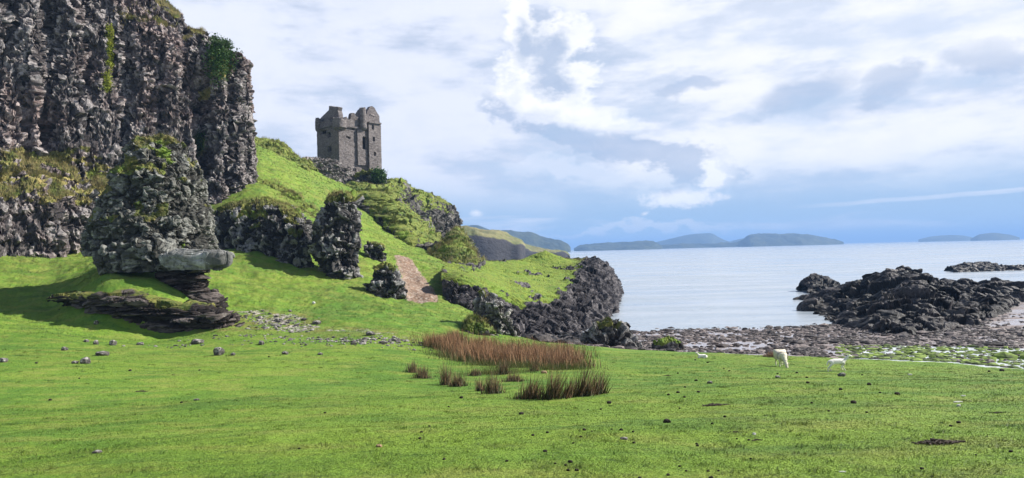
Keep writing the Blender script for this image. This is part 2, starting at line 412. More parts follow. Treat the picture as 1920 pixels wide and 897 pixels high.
def solid(name, c1, c2, scale=8.0, rough=0.9, bmp=0.02, attr=None, trans=0.0):
    def f(n, b, o):
        p = n.pos()
        k = n.attr(attr) if attr else n.ss(n.noise(p, scale, 5, 0.65), 0.35, 0.65)
        c = n.mix(k, c1, c2); n.link(c, b.inputs['Base Color']); b.inputs['Roughness'].default_value = rough
        if bmp: bump(n, b, n.noise(p, scale*2, 4, 0.7), 0.7, bmp)
        if trans:
            t = n.new('ShaderNodeBsdfTranslucent'); n.link(c, t.inputs['Color']); mx = n.new('ShaderNodeMixShader'); mx.inputs[0].default_value = trans
            n.t.links.new(b.outputs[0], mx.inputs[1]); n.t.links.new(t.outputs[0], mx.inputs[2]); n.t.links.new(mx.outputs[0], o.inputs[0])
    return mat(name, f)
M_dung = solid('dung', (0.018, 0.014, 0.010), (0.05, 0.04, 0.03), 40)
M_tan = solid('dry_clod', (0.20, 0.13, 0.07), (0.38, 0.27, 0.16), 40)
M_white = solid('bleached_wood', (0.55, 0.54, 0.5), (0.75, 0.74, 0.7), 40)
M_wool = solid('wool', (0.60, 0.53, 0.40), (0.80, 0.75, 0.62), 14, bmp=0.03)
M_lamb = solid('lamb_wool', (0.72, 0.69, 0.62), (0.86, 0.84, 0.79), 14, bmp=0.01)
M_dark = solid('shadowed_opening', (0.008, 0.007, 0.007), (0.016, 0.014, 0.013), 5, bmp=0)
def upnormal(n, sh, k_=3.0):
    g = n.new('ShaderNodeNewGeometry'); v = n.new('ShaderNodeVectorMath', operation='ADD'); n.t.links.new(g.outputs['Normal'], v.inputs[0]); v.inputs[1].default_value = (0, 0, k_)
    w = n.new('ShaderNodeVectorMath', operation='NORMALIZE'); n.t.links.new(v.outputs[0], w.inputs[0])
    for q in sh: n.t.links.new(w.outputs[0], q.inputs['Normal'])
def leafmat(name, c1, c2, c3, trans=0.3, upk=0.0):
    def f(n, b, o):
        if upk: upnormal(n, (b,), upk)
        r_ = n.attr('rnd'); p = n.pos(); z = n.noise(p, 0.8, 4, 0.6)
        c = n.mix(r_, c1, c2); c = n.mix(n.ss(z, 0.5, 0.66, 0, 0.7), c, c3)
        n.link(c, b.inputs['Base Color']); b.inputs['Roughness'].default_value = 0.7
        t = n.new('ShaderNodeBsdfTranslucent'); n.link(c, t.inputs['Color']); mx = n.new('ShaderNodeMixShader'); mx.inputs[0].default_value = trans
        n.t.links.new(b.outputs[0], mx.inputs[1]); n.t.links.new(t.outputs[0], mx.inputs[2]); n.t.links.new(mx.outputs[0], o.inputs[0])
    return mat(name, f)
def m_blade(n, b, o):
    p = n.pos(); c, f2, f3, f4 = grass_colour(n, p); r_ = n.attr('rnd'); tp = n.attr('tip')
    c = n.mix(n.ss(r_, 0.0, 1.0, 0.75, 1.35)*1.0, (0, 0, 0), c)
    c = n.mix(n.ss(r_, 0.90, 1.0, 0, 0.6), c, (0.30, 0.27, 0.11)); c = n.mix(tp*0.25, c, (0.24, 0.33, 0.06))
    n.link(c, b.inputs['Base Color']); b.inputs['Roughness'].default_value = 0.6
    t = n.new('ShaderNodeBsdfTranslucent'); n.link(c, t.inputs['Color']); mx = n.new('ShaderNodeMixShader'); mx.inputs[0].default_value = 0.2; upnormal(n, (b, t))
    n.t.links.new(b.outputs[0], mx.inputs[1]); n.t.links.new(t.outputs[0], mx.inputs[2]); n.t.links.new(mx.outputs[0], o.inputs[0])
M_blade = mat('grass_blade', m_blade)
M_tuft = leafmat('ledge_grass', (0.11, 0.125, 0.03), (0.36, 0.285, 0.12), (0.12, 0.20, 0.025), .3, 2.5)
M_ivy = leafmat('ivy_leaf', (0.020, 0.050, 0.012), (0.06, 0.12, 0.02), (0.035, 0.08, 0.015))
M_moss = leafmat('moss', (0.16, 0.20, 0.02), (0.33, 0.36, 0.04), (0.22, 0.27, 0.03))
def rushmat(name, base_, c1, c2):
    def f(n, b, o):
        c = n.mix(n.attr('rnd'), c1, c2); c = n.mix(n.ss(n.attr('tip')+(n.attr('rnd')-.5)*.5, .62, .15), c, base_); n.link(c, b.inputs['Base Color']); b.inputs['Roughness'].default_value = .7; upnormal(n, (b,), .5)
    return mat(name, f)
M_rush = rushmat('rush_stem', (.075, .085, .025), (0.065, 0.034, 0.016), (0.36, 0.185, 0.08))
M_rushg = rushmat('dark_rush_stem', (.03, .045, .014), (0.035, 0.03, 0.012), (0.22, 0.125, 0.055))
M_twig = solid('bare_twig', (0.20, 0.18, 0.15), (0.32, 0.29, 0.25), 9)

# ------------------------------------------------------------------ ground height
near = [(3.5, -1.4), (8, -2.04), (15, -3.05)]
colsd = {   # pixel column -> (distance, height under the camera)
 2600: [(20, -4.3), (25, -5.2), (30, -5.7), (40, -6.1), (75, -6.4), (120, -8)],
 1920: [(22, -4.4), (27.6, -5.2), (32, -5.6), (40, -6.0), (55, -6.3), (75, -6.7), (110, -8), (180, -11)],
 1760: [(22, -4.3), (29.5, -5.2), (33.5, -5.6), (42, -6.1), (55, -6.5), (75, -6.9), (110, -9), (180, -11)],
 1600: [(22, -4.2), (31, -5.2), (35, -5.65), (45, -6.3), (55, -6.8), (62, -7.15), (100, -9.5), (180, -12)],
 1400: [(22, -4.1), (33, -5.2), (37, -5.7), (45, -6.3), (55, -6.8), (59, -7.05), (66, -7.7), (100, -10), (180, -12)],
 1200: [(22, -4.05), (35.5, -5.2), (40, -5.9), (48, -6.5), (57, -6.9), (62, -7.2), (100, -10), (180, -12)],
 1060: [(22, -4.0), (30, -4.65), (39, -5.2), (43, -6.1), (50, -6.7), (60, -7.1), (100, -9.5), (180, -12)],
 960: [(22, -4.0), (30, -4.6), (42, -5.05), (46, -6.0), (55, -6.9), (70, -7.5), (100, -9), (180, -12)],
 900: [(22, -4.0), (30, -4.55), (38, -4.75), (44, -4.5), (49, -4.6), (56, -5.6), (70, -5), (85, -4), (120, -6), (180, -12)],
 850: [(22, -4.0), (30, -4.5), (38, -4.5), (48, -3.7), (60, -2.4), (75, -1.25), (90, -1.1), (105, -1.3), (130, -3), (170, -10)],
 780: [(22, -3.95), (30, -4.3), (38, -4.15), (50, -3.25), (60, -1.9), (68, -0.85), (80, 0.5), (100, 2.2), (128, 5), (150, 2), (190, -9)],
 700: [(22, -3.85), (30, -4.1), (38, -3.8), (48, -2.9), (58, -1.3), (70, 1.0), (85, 3.8), (105, 7.6), (122, 11.0), (150, 11), (190, -8)],
 640: [(22, -3.8), (30, -4.0), (36, -3.9), (45, -3.0), (55, -1.4), (68, 1.8), (82, 5.2), (100, 9.0), (115, 11.9), (130, 13.4), (150, 13), (190, -5)],
 560: [(22, -3.7), (30, -4.0), (36, -3.8), (44, -2.9), (52, -1.5), (60, 0.9), (72, 4.7), (85, 8.8), (100, 13.2), (113, 15.8), (130, 16.2), (180, 5)],
 480: [(22, -3.6), (30, -3.95), (36, -3.7), (44, -2.6), (50, -1.2), (56, 0.8), (66, 4.7), (78, 9.0), (90, 13.3), (105, 17.3), (115, 19.0), (140, 19), (200, 10)],
 400: [(22, -3.55), (30, -3.95), (36, -3.75), (41, -2.9), (46, -1.6), (52, -0.3), (58, 1.2), (64, 3.2), (72, 6.0), (90, 11), (115, 17), (200, 12)],
 300: [(22, -3.5), (30, -3.9), (35.9, -4.25), (37.3, -2.5), (38.8, -1.35), (41, -.95), (45, -.8), (52, -0.6), (60, 0.6), (70, 4), (110, 15), (200, 12)],
 200: [(22, -3.4), (30, -3.75), (35.4, -3.9), (37.3, -2.1), (38.8, -.85), (41, -.45), (46, -0.3), (52, -0.2), (60, 0.75), (70, 4), (110, 15), (200, 12)],
 100: [(22, -3.3), (30, -3.6), (36, -3.3), (42, -2.3), (48, -1.2), (55, 0.1), (62, 1.0), (70, 5), (110, 15), (200, 12)],
 0: [(22, -3.2), (30, -3.5), (36, -3.1), (42, -2.2), (48, -1.0), (54, 0.5), (60, 1.5), (70, 6), (110, 15), (200, 12)],
 -300: [(20, -3.0), (28, -3.2), (36, -2.4), (44, -0.8), (50, 1.0), (60, 4), (110, 15), (200, 12)],
 -900: [(18, -2.8), (25, -2.8), (34, -1.4), (44, 1.5), (60, 6), (110, 15), (200, 12)],
}
LD = np.linspace(math.log(3.0), math.log(260.0), 500)
pxs = sorted(colsd); TC = np.array([tcol(p) for p in pxs])
TAB = []
for p in pxs:
    pts = near+colsd[p]+[(260, colsd[p][-1][1]-3)]
    ds = np.log([a for a, _ in pts]); zs = np.array([b for _, b in pts], float)
    z = np.interp(LD, ds, zs); k = np.exp(-np.linspace(-2, 2, 11)**2); k /= k.sum()
    z = np.convolve(np.pad(z, 5, mode='edge'), k, 'valid')
    TAB.append(z)
TAB = np.array(TAB)
TT = np.linspace(TC[0], TC[-1], 1400)
T2 = np.stack([np.interp(TT, TC, TAB[:, j]) for j in range(TAB.shape[1])], 1)
k = np.exp(-np.linspace(-2, 2, 31)**2); k /= k.sum()
T2 = np.stack([np.convolve(np.pad(T2[:, j], 15, mode='edge'), k, 'valid') for j in range(T2.shape[1])], 1)
def wy(y): return 0.5*(y+6+np.sqrt((y-6)**2+4))-3*(1-0) if False else np.maximum(y, 0)+6*np.exp(-np.maximum(y, 0)/3.0)
def ground_base(x, y):
    x = np.asarray(x, float); y = np.asarray(y, float)
    t = np.clip(x/wy(y), TT[0], TT[-1]); l = np.log(np.clip(y, 3.05, 259))
    fi = (t-TT[0])/(TT[1]-TT[0]); fj = (l-LD[0])/(LD[1]-LD[0])
    i = np.clip(fi.astype(int), 0, len(TT)-2); j = np.clip(fj.astype(int), 0, len(LD)-2); a = fi-i; b = fj-j
    z = (T2[i, j]*(1-a)*(1-b)+T2[i+1, j]*a*(1-b)+T2[i, j+1]*(1-a)*b+T2[i+1, j+1]*a*b)
    z = np.where(y < 3.5, -1.4+(3.5-y)*0.14, z)
    return z+CAM[2]
def pxd(x, y):   # pixel column of a ground point (at ground height)
    return CX+FPX*(np.asarray(x)/np.maximum(y, 0.1))
def ground(x, y):
    x = np.atleast_1d(np.asarray(x, float)); y = np.atleast_1d(np.asarray(y, float)); x, y = np.broadcast_arrays(x, y)
    z = ground_base(x, y); px = pxd(x, y)
    hill = smooth(y, 26, 48)*smooth(px, 1120, 900)
    P = np.stack([x, y, z*0], 1)
    lf = fbm(P*0.16, 3, 11); mf = fbm(P*0.55, 4, 12)
    tus = fbm(np.stack([x*0.45, y*1.1, z*1.3], 1), 4, 13)
    z = z+lf*(0.12+0.5*hill)+mf*(0.07+0.30*hill)+np.abs(tus)*hill*0.35
    z = z+hill*.26*fbm(np.stack([x*.3, y*.3, z*2.3], 1), 4, 15, .6)
    z = z+fbm(P*3.1, 3, 14)*(0.012+0.07*hill)
    return z

# mesh rows and columns
tin = np.linspace(tcol(-60), tcol(1980), 760)
tc = np.concatenate([np.linspace(tcol(-900), tcol(-70), 50), tin, np.linspace(tcol(1990), tcol(2600), 35)])
yr = np.concatenate([np.linspace(-14, 2.8, 24), np.exp(np.linspace(math.log(3.0), math.log(60), 520)), np.exp(np.linspace(math.log(60.2), math.log(255), 330))])
Yg, Tg = np.meshgrid(yr, tc, indexing='ij'); Xg = Tg*wy(Yg)
zg = ground(Xg.ravel(), Yg.ravel())
GV = np.stack([Xg.ravel(), Yg.ravel(), zg], 1)
PXG = pxd(GV[:, 0], GV[:, 1]); PXG = np.where(GV[:, 1] < 3, 960, PXG)
# edge of the turf along the shore, as a distance for every column
EDGE_PX = np.array([-900, 930, 960, 1000, 1060, 1200, 1400, 1600, 1760, 1920, 2600]); EDGE_D = np.array([900, 900, 43.5, 41.5, 39.5, 36.2, 33.6, 31.6, 29.6, 27.6, 25.0])
def edge_d(px, x, y):
    return np.interp(px, EDGE_PX, EDGE_D)+fbm(np.stack([x*0.35, y*0.35, x*0], 1), 4, 31)*1.8
beach_m = GV[:, 1] > edge_d(PXG, GV[:, 0], GV[:, 1])
# under the headland and towards the sea everything low is shore too
def pyr(V):
    q = V-CAM; dp = q@fw; return CX+FPX*(q@rt)/np.maximum(dp, .1), CY-FPX*(q@up)/np.maximum(dp, .1)
gpx, gpy = pyr(GV)
def inpoly(px, py, poly):
    ins = np.zeros(len(px), bool); m = len(poly)
    for i in range(m):
        x1, y1 = poly[i]; x2, y2 = poly[(i+1) % m]
        c = ((y1 > py) != (y2 > py)) & (px < (x2-x1)*(py-y1)/((y2-y1) or 1e-9)+x1); ins ^= c
    return ins
# worn path up the slope: a strip in plan along a centre line
def seg_dist(x, y, line):
    best = np.full(len(x), 1e9); 
    for (a, b, w1), (c, d, w2) in zip(line[:-1], line[1:]):
        vx, vy = c-a, d-b; t = np.clip(((x-a)*vx+(y-b)*vy)/(vx*vx+vy*vy), 0, 1)
        best = np.minimum(best, np.hypot(x-a-t*vx, y-b-t*vy)/(w1+(w2-w1)*t))
    return best
def gp(px, d): t = (px-960)/1300; return t*d, d
pl = []
for px_, d_, w_ in ((790, 49.3, 0.85), (784, 53, 0.85), (774, 58, 0.75), (764, 63, 0.75), (754, 67.5, 0.6)):
    x_, y_ = gp(px_, d_); pl.append((x_, y_, w_))
pdist = seg_dist(GV[:, 0], GV[:, 1], pl)+fbm(GV*0.9, 3, 41)*0.35
path_m = (pdist < 1.0) & ~beach_m
dirt = np.clip(smooth(pdist, 1.9, 1.0)*0.75, 0, 1)
def spot(px, d, rx, ry, s=0.6):
    x0, y0 = gp(px, d); q = np.hypot((GV[:, 0]-x0)/rx, (GV[:, 1]-y0)/ry); return smooth(q, 1.3, s)
dirt = np.maximum(dirt, smooth(fbm(GV*np.array([.35, .6, 1.2]), 4, 57), .30, .5)*smooth(GV[:, 1], 30, 42)*.62)
scree = 0.72*np.maximum.reduce([spot(520, 38.2, 1.7, 1.6), spot(470, 39.5, 1.2, 1.2), spot(560, 36.5, 1.4, 1.2), spot(650, 36, 1.6, .9)*.9, spot(700, 34.8, 1.8, .9)*.9, spot(740, 34.6, 1.0, .7)*.9])*0.78
dry = np.maximum.reduce([spot(500, 38, 3.2, 3.0)*.8, spot(640, 35.5, 5.5, 2.0)*.7, spot(440, 36, 2.2, 1.2)*.8, spot(800, 33.5, 2.2, 1.0)*.6, smooth(fbm(GV*0.07, 3, 51), 0.05, 0.35)*smooth(GV[:, 1], 36, 60)*.75, spot(810, 66, 3, 2)*.5])
dry = np.maximum(dry, smooth(GV[:, 1], 36, 52)*0.38)
algae = smooth(PXG, 1540, 1660)*smooth(GV[:, 1]-np.interp(PXG, EDGE_PX, EDGE_D), 11, 7)
F = grid_faces(len(yr), len(tc))
fb = beach_m[F].mean(1) > 0.5; fp = (path_m[F].mean(1) > 0.5) & ~fb
def sub(name, mask, m, label, attrs):
    f = F[mask]; used, inv = np.unique(f.ravel(), return_inverse=True)
    o = new_mesh(name, GV[used], inv.reshape(f.shape), m, smoothf=True, attrs={k: v[used] for k, v in attrs.items()})
    return tag(o, label, kind='structure')
sub('meadow', ~fb & ~fp, M_ground, 'short green turf of the meadow and the grassy slope up to the castle', {'dry': dry, 'dirt': dirt, 'scree': scree})
sub('beach', fb, M_beach, 'wet shingle and sand shore below the meadow', {'algae': algae})
sub('path', fp, M_path, 'worn brown earth path climbing the slope between the rocks', {})

# ------------------------------------------------------------------ sea
def m_sea(n, b, o):
    p = n.pos()
    x, y, z = n.sep(p); dist = n.math('SQRT', x*x+y*y)
    a = n.noise(n.scale(p, 0.55, 1.0, 1), 0.9, 5, 0.62, 0.5); bb = n.noise(n.scale(p, 0.25, 1.0, 1, (0, 0, 0), (0, 0, 0.35)), 0.16, 5, 0.6)
    pat = n.noise(n.scale(p, 0.012, 0.05, 1), 1.0, 5, .6)
    h = a*0.16*n.ss(pat, .35, .65, .5, 1.4)+bb*0.30
    c = n.mix(n.ss(bb, 0.4, 0.65), (0.30, 0.35, 0.40), (0.38, 0.42, 0.47))
    n.link(c, b.inputs['Base Color']); n.link(n.ss(pat, .35, .65, .16, .32), b.inputs['Roughness']); b.inputs['IOR'].default_value = 1.333
    b.inputs['Specular IOR Level'].default_value = 0.8
    bn = bump(n, b, h, 1.0, 1.0)
    n.link(n.ss(dist, 60, 900, 0.9, 0.6, 'LINEAR'), bn.inputs['Strength'])
M_sea = mat('sea_water', m_sea)
ys = np.concatenate([[-3000, -200, -60], np.linspace(0, 400, 60), np.geomspace(450, 90000, 60)])
xs = np.concatenate([-np.geomspace(90000, 300, 20), np.linspace(-250, 250, 50), np.geomspace(300, 90000, 20)])
Yw, Xw = np.meshgrid(ys, xs, indexing='ij')
sea = new_mesh('sea', np.stack([Xw.ravel(), Yw.ravel(), Xw.ravel()*0], 1), grid_faces(len(ys), len(xs)), M_sea, smoothf=True)
tag(sea, 'calm pale grey blue sea reaching to the horizon', kind='structure')

# ------------------------------------------------------------------ rock surfaces
def rock_displace(G, N, size=0.5, amp=0.2, big=1.0, bigL=4.0, sc=(1, 1, 1), seed=0, ridg=0.0, ridgL=2.0, wrap=False, fade=None, rot=None):
    P = G.reshape(-1, 3); n_ = N.reshape(-1, 3); S = np.array(sc)
    Q_ = P if rot is None else P@np.array(Matrix.Rotation(rot[0], 3, 'Y') @ Matrix.Rotation(rot[1], 3, 'X')).T
    wv = np.stack([fbm(Q_*S/(size*3.0), 3, seed+70+i, .6) for i in range(3)], 1)*1.5
    f1, f2, cid, t1 = facets(Q_*S/(size*2.3)+wv, seed+1)
    g1, g2, cid2, t2 = facets(Q_*S/(size*0.85)+wv*1.6, seed+2)
    d = big*fbm(P*S/bigL, 4, seed+3)
    if ridg: d = d+ridg*fbm(Q_*S/ridgL, 4, seed+5, ridged=True)
    d = d+amp*((cid-.5)*1.7+1.9*t1)-amp*.5*(1-smooth(f2-f1, 0, .16))
    d = d+amp*.5*((cid2-.5)*1.3+1.5*t2)-amp*.25*(1-smooth(g2-g1, 0, .2))+amp*.35*fbm(P*S/(size*.8), 3, seed+6, .5)
    if fade is not None: d = d*fade.ravel()
    Q = P+n_*d[:, None]
    return Q.reshape(G.shape), np.clip(cid*0.45+cid2*0.55, 0, 1), f2-f1
def veg_of(G, wrap, bias, nscale=0.5, seed=0, k=1.0):
    """turf holds where the ground is not too steep: from the coarse slope plus noise"""
    N = grid_normals(G, wrap); nz = N[..., 2]
    if np.median(nz) < -0.2: nz = -nz
    nz = nz*np.ones_like(nz)
    for _ in range(2):
        nz = (nz+np.roll(nz, 1, 0)+np.roll(nz, -1, 0)+np.roll(nz, 1, 1)+np.roll(nz, -1, 1))/5
    P = G.reshape(-1, 3)
    v = smooth(nz.ravel()+bias+k*.55*fbm(P*nscale*.5, 3, seed+8)+k*0.7*fbm(P*nscale*1.6, 4, seed+9), 0.38, 0.78)
    return np.clip(v, 0, 1)
def finish_rock(name, G, wrap, m, veg, cid, cav, label, cat=None, group=None, kind=None, parent=None, flat=False):
    nr, nc = G.shape[:2]; V = G.reshape(-1, 3); F_ = grid_faces(nr, nc, wrap)
    org = None
    if not kind == 'structure':
        org = np.array([V[:, 0].mean(), V[:, 1].mean(), np.percentile(V[:, 2], 2)])
    o = new_mesh(name, V, F_, m, smoothf=not flat, attrs={'veg': veg, 'cell': cid, 'cav': cav}, origin=org)
    if parent: keep_world(o, parent)
    return tag(o, label, cat, group, kind)
def loft(rows, nu, nv, row_len=None):
    K = np.stack([np.array([at(*p) for p in r]) if not isinstance(r, np.ndarray) else r for r in rows])   # (rows, cols, 3)
    A = catmull(np.swapaxes(K, 0, 1), nu)               # along columns
    return catmull(np.swapaxes(A, 0, 1), nv, row_len)
def tufts_on(G, veg, N, count, hgt, m, name, parent, seed, thr=0.5, width=None, lean=0.9, frac=None, amb=None):
    P = G.reshape(-1, 3); w_ = np.clip(veg-thr, 0, 1).copy()
    if frac is not None: w_ = w_*frac
    w_ = w_/max(w_.sum(), 1e-9); r = np.random.default_rng(seed)
    idx = r.choice(len(P), count, p=w_); Q = P[idx]+r.normal(size=(count, 3))*0.08
    V, F_, at_ = blades(Q, hgt*r.uniform(0.5, 1.3, count), width or hgt*0.16, lean, seed)
    o = new_mesh(name, V, F_, m, attrs=at_)
    if parent: o.parent = parent; o.location = -Vector(parent.location)
    return o
# ---- the great cliff on the left
c_px = [-520, -250, -60, 40, 110, 180, 250, 320, 380, 428, 456, 471, 469, 452]
c_d = [42, 48, 53, 56, 58.5, 61.5, 64.5, 67, 69.5, 71.5, 74, 80, 90, 104]
def crow(pys, dd, dpx=None):
    return [(c_px[i]+(dpx[i] if dpx else 0), pys[i], c_d[i]+(dd[i] if hasattr(dd, '__len__') else dd)) for i in range(len(c_px))]
Z = [0]*14
base = crow([560]*7+[520]*3+[500, 500, 495, 490], -0.5)
lowtop = crow([365, 368, 370, 372, 376, 384, 390, 396, 392, 385, 380, 380, 390, 400], 0.6)
bench = crow([255, 262, 272, 292, 312, 335, 345, 345, 330, 320, 315, 315, 330, 350], [6, 6, 5.5, 5.2, 4.6, 3.6, 2.6, 1.8, 1.2, 1, .8, .5, .3, 0])
mid = crow([120, 120, 130, 140, 150, 160, 170, 180, 185, 190, 195, 205, 230, 270], [7, 7, 6.6, 6.4, 6, 5.2, 4.2, 3, 2.2, 1.6, 1.2, .8, .5, 0], [0]*10+[-2, -6, -8, -8])
hi = crow([-40, -40, -35, -25, -10, 10, 30, 60, 95, 115, 130, 148, 190, 240], [8.5, 8.5, 8, 7.6, 7.2, 6.4, 5.6, 4.6, 3.6, 2.6, 2, 1.2, .8, 0], [0]*8+[0, -2, -4, -10, -12, -12])
rim = crow([-330, -280, -230, -195, -150, -95, -45, 20, 68, 92, 108, 124, 170, 225], [11, 11, 11, 10.5, 10, 9.5, 9, 8, 6, 4.4, 3.4, 2.5, 2, 1], [0]*8+[0, -4, -10, -18, -22, -24])
C1 = np.array([at(*p) for p in rim]); cap = C1*np.array([1.05, 1.05, 1])+np.array([-1.5, 0, .3]); cap2 = C1*np.array([1.35, 1.35, 1])+np.array([-4, 0, .5]); cap3 = C1*np.array([1.7, 1.7, .6])+np.array([-10, 0, 0])
G = loft([base, lowtop, bench, mid, hi, rim, cap, cap2, cap3], 900, 470, [5, 6, 5, 8, 8, 8, 3, 2, 1])
N = grid_normals(G); 
if N[150, 300, 1] > 0: N = -N
P = G.reshape(-1, 3)
su = np.linspace(0, 1, 900)[None, :]*np.ones((470, 1)); 
gx, gy = pyr(P); gx = gx.reshape(470, 900); gy = gy.reshape(470, 900)
wob = fbm(P*np.array([.12, .12, .10]), 3, 77).reshape(470, 900)*45
fis = np.zeros_like(gx)
for fx, w_, dp, ya, yb in ((385, 13, 2.6, 150, 330), (432, 7, 1.6, 110, 420), (350, 14, 0.9, 40, 300), (92, 16, 1.3, -50, 280), (232, 12, 1.1, 60, 330), (160, 10, .8, -60, 240), (-10, 18, 2.0, 100, 300), (300, 10, .8, 100, 260), (55, 9, .8, 100, 290)):
    yy = smooth(gy, ya-50, ya+20)*smooth(gy, yb+50, yb-20)
    fis += -dp*np.exp(-((gx-fx-wob*(0.35 if fx > 380 else 1))/w_)**2)*yy
colr_ = (-np.abs(fbm(P*np.array([0.30, 0.30, 0.045]), 3, 78))*3.0+.5).reshape(470, 900)
G = G+N*(fis+colr_)[..., None]
vegc = veg_of(G, False, -0.02, 0.6, 3, 0.7).reshape(470, 900)
over = smooth(gy, 262, 292)*smooth(gy, 398, 372)*smooth(gx, 235, 190)*smooth(fbm(P*np.array([.5, .5, .9]), 4, 81).reshape(470, 900), -.08, .16)
vegc = vegc*smooth(gy, 90, 40)*smooth(gx, 230, 300)+vegc*0.75*smooth(gy, 240, 260)
greenline = np.exp(-((gx-207-wob*.2)/6)**2)*smooth(gy, 40, 60)*smooth(gy, 150, 110)+np.exp(-((gx-200-wob*.2)/9)**2)*smooth(gy, 130, 150)*smooth(gy, 190, 165)*.8
ivy1 = np.exp(-(((gx-415)/32)**2+((gy-118)/48)**2)*1.2)+np.exp(-(((gx-382)/14)**2+((gy-262)/28)**2))*.9+np.exp(-(((gx-386)/12)**2+((gy-165)/14)**2))*.7
topg = np.exp(-(((gx-250)/50)**2+((gy-30)/30)**2))*.55*(fbm(P*.9, 3, 83).reshape(470, 900) > 0.05)
vegc = np.clip(np.maximum.reduce([vegc, over, greenline, np.clip(ivy1, 0, 1)*.9, topg]), 0, 1)
N2 = grid_normals(G); 
if N2[150, 300, 1] > 0: N2 = -N2
G, cid, cav = rock_displace(G, N2, 0.36, 0.27, 1.3, 4.2, (1.1, 1.1, .85), 5, fade=(1-0.6*vegc))
cliff = finish_rock('cliff', G, False, M_cliff, vegc.ravel(), cid, cav, 'towering dark rough rock cliff at the left with green ledges', kind='structure', flat=True)
r_ = vegc.ravel()
tufts_on(G, over.ravel(), None, 26000, 0.34, M_tuft, 'ledge_grass', cliff, 21, 0.25)
tufts_on(G, (vegc*smooth(gy, 130, 80)).ravel(), None, 16000, 0.30, M_tuft, 'rim_grass', cliff, 22, 0.3)
def leaves_on(G, w_, count, size, m, name, parent, seed, spread=0.3):
    P = G.reshape(-1, 3); w_ = np.clip(w_.ravel(), 0, None)**1.5; w_ = w_/w_.sum(); r = np.random.default_rng(seed)
    Q = P[r.choice(len(P), count, p=w_)]+r.normal(size=(count, 3))*spread+np.array([0, -spread, spread*.5])
    V, F_, at_ = leaves(Q, size, seed); org = Q.mean(0) if parent is None else None
    o = new_mesh(name, V, F_, m, attrs=at_, origin=org)
    if parent: o.parent = parent; o.location = -Vector(parent.location)
    return o
front = (N2.reshape(-1, 3)[:, 1] < 0.3)
iv = np.exp(-(((gx-415)/26)**2+((gy-118)/42)**2)*1.2).ravel()*front*(np.abs(P[:, 1]-P[:, 1].min()) < 200)
iv = np.where(iv > 0.25, iv, 0)
tag(leaves_on(G, iv, 9000, 0.26, M_ivy, 'ivy_bush', None, 31), 'dark green leafy bush hanging from the top corner of the cliff', 'bush')
iv2 = (np.exp(-(((gx-382)/11)**2+((gy-262)/25)**2))).ravel()*front; iv2 = np.where(iv2 > .3, iv2, 0)
tag(leaves_on(G, iv2, 2200, 0.22, M_ivy, 'ivy_bush', None, 32), 'small green bush low in the dark vertical cleft of the cliff', 'bush')
gl = np.where(greenline > .35, greenline, 0).ravel()*front
tag(leaves_on(G, gl, 3500, 0.16, M_moss, 'moss_streak', None, 33, 0.12), 'bright yellow green moss streak running down the cliff face', 'moss')

# ---- generic ridge: front foot, front mid, crest and an automatic back
def ridge(name, foot, crest, m, label, nu=260, nv=150, thick=6.0, mid_out=0.35, cat='rock outcrop', bias=0.0, size=0.5, amp=0.25, big=0.5, bigL=2.5, seed=0, kind=None, k=1.0, flat=True, sc=(1, 1, 1), drop=6.0, midh=0.6, tuft=0, th=0.25, ridg=0.0, rot=None, ridgL=2.0):
    A = np.array([at(*p) for p in foot]); B = np.array([at(*p) for p in crest])
    mid = A*(1-midh)+B*midh; mid[:, 1] -= mid_out*abs(B[:, 1]-A[:, 1]).mean()
    low = A+np.array([0, -0.3, -2.0])
    bk = B+np.array([0, thick*0.5, -0.12*thick]); bk2 = B+np.array([0, thick, -drop])
    if B[0, 2] > A[0, 2]:   # close the ends
        pass
    G = loft([low, A, mid, B, bk, bk2], nu, nv)
    N = grid_normals(G)
    if N[nv//4, nu//2, 1] > 0: N = -N
    G0 = G
    veg = veg_of(G, False, bias, 0.9, seed, k)
    G, cid, cav = rock_displace(G, N, size, amp, big, bigL, sc, seed, fade=1-0.35*veg.reshape(nv, nu), ridg=ridg, rot=rot, ridgL=ridgL)
    o = finish_rock(name, G, False, m, veg, cid, cav, label, cat if kind is None else None, None, kind, flat=flat)
    if tuft: tufts_on(G, veg, None, tuft, th, M_tuft, 'turf', o, seed+100, 0.45)
    return o, G, veg
ridge('rock_crag', [(655, 372, 113), (690, 372, 113), (730, 380, 113), (770, 402, 116), (805, 428, 121), (845, 442, 126), (868, 446, 134), (872, 446, 150)],
      [(655, 336, 126), (690, 331, 127), (722, 337, 128), (752, 341, 129), (778, 356, 131), (815, 368, 132), (845, 388, 134), (862, 436, 140)], M_crag,
      'rugged green topped crag dropping to the right of the castle', 420, 220, 14, .3, bias=-0.10, sc=(.7, .7, 1.5), size=0.9, amp=.4, big=1.3, bigL=5, seed=11, tuft=7000, th=.22, drop=14)
ridge('rock_crag', [(664, 376, 96), (684, 398, 92), (708, 420, 88), (735, 440, 84), (765, 455, 82), (800, 457, 84), (835, 452, 90)],
      [(670, 364, 100), (690, 353, 102), (716, 352, 102), (742, 366, 100), (766, 394, 98), (800, 420, 97), (828, 444, 97)], M_crag,
      'tussocky brown green crag below the castle crag', 360, 200, 9, .25, bias=-0.03, sc=(.5, .5, 2.2), size=0.8, amp=.34, big=1.1, bigL=4, seed=12, tuft=7000, th=.2, drop=9)
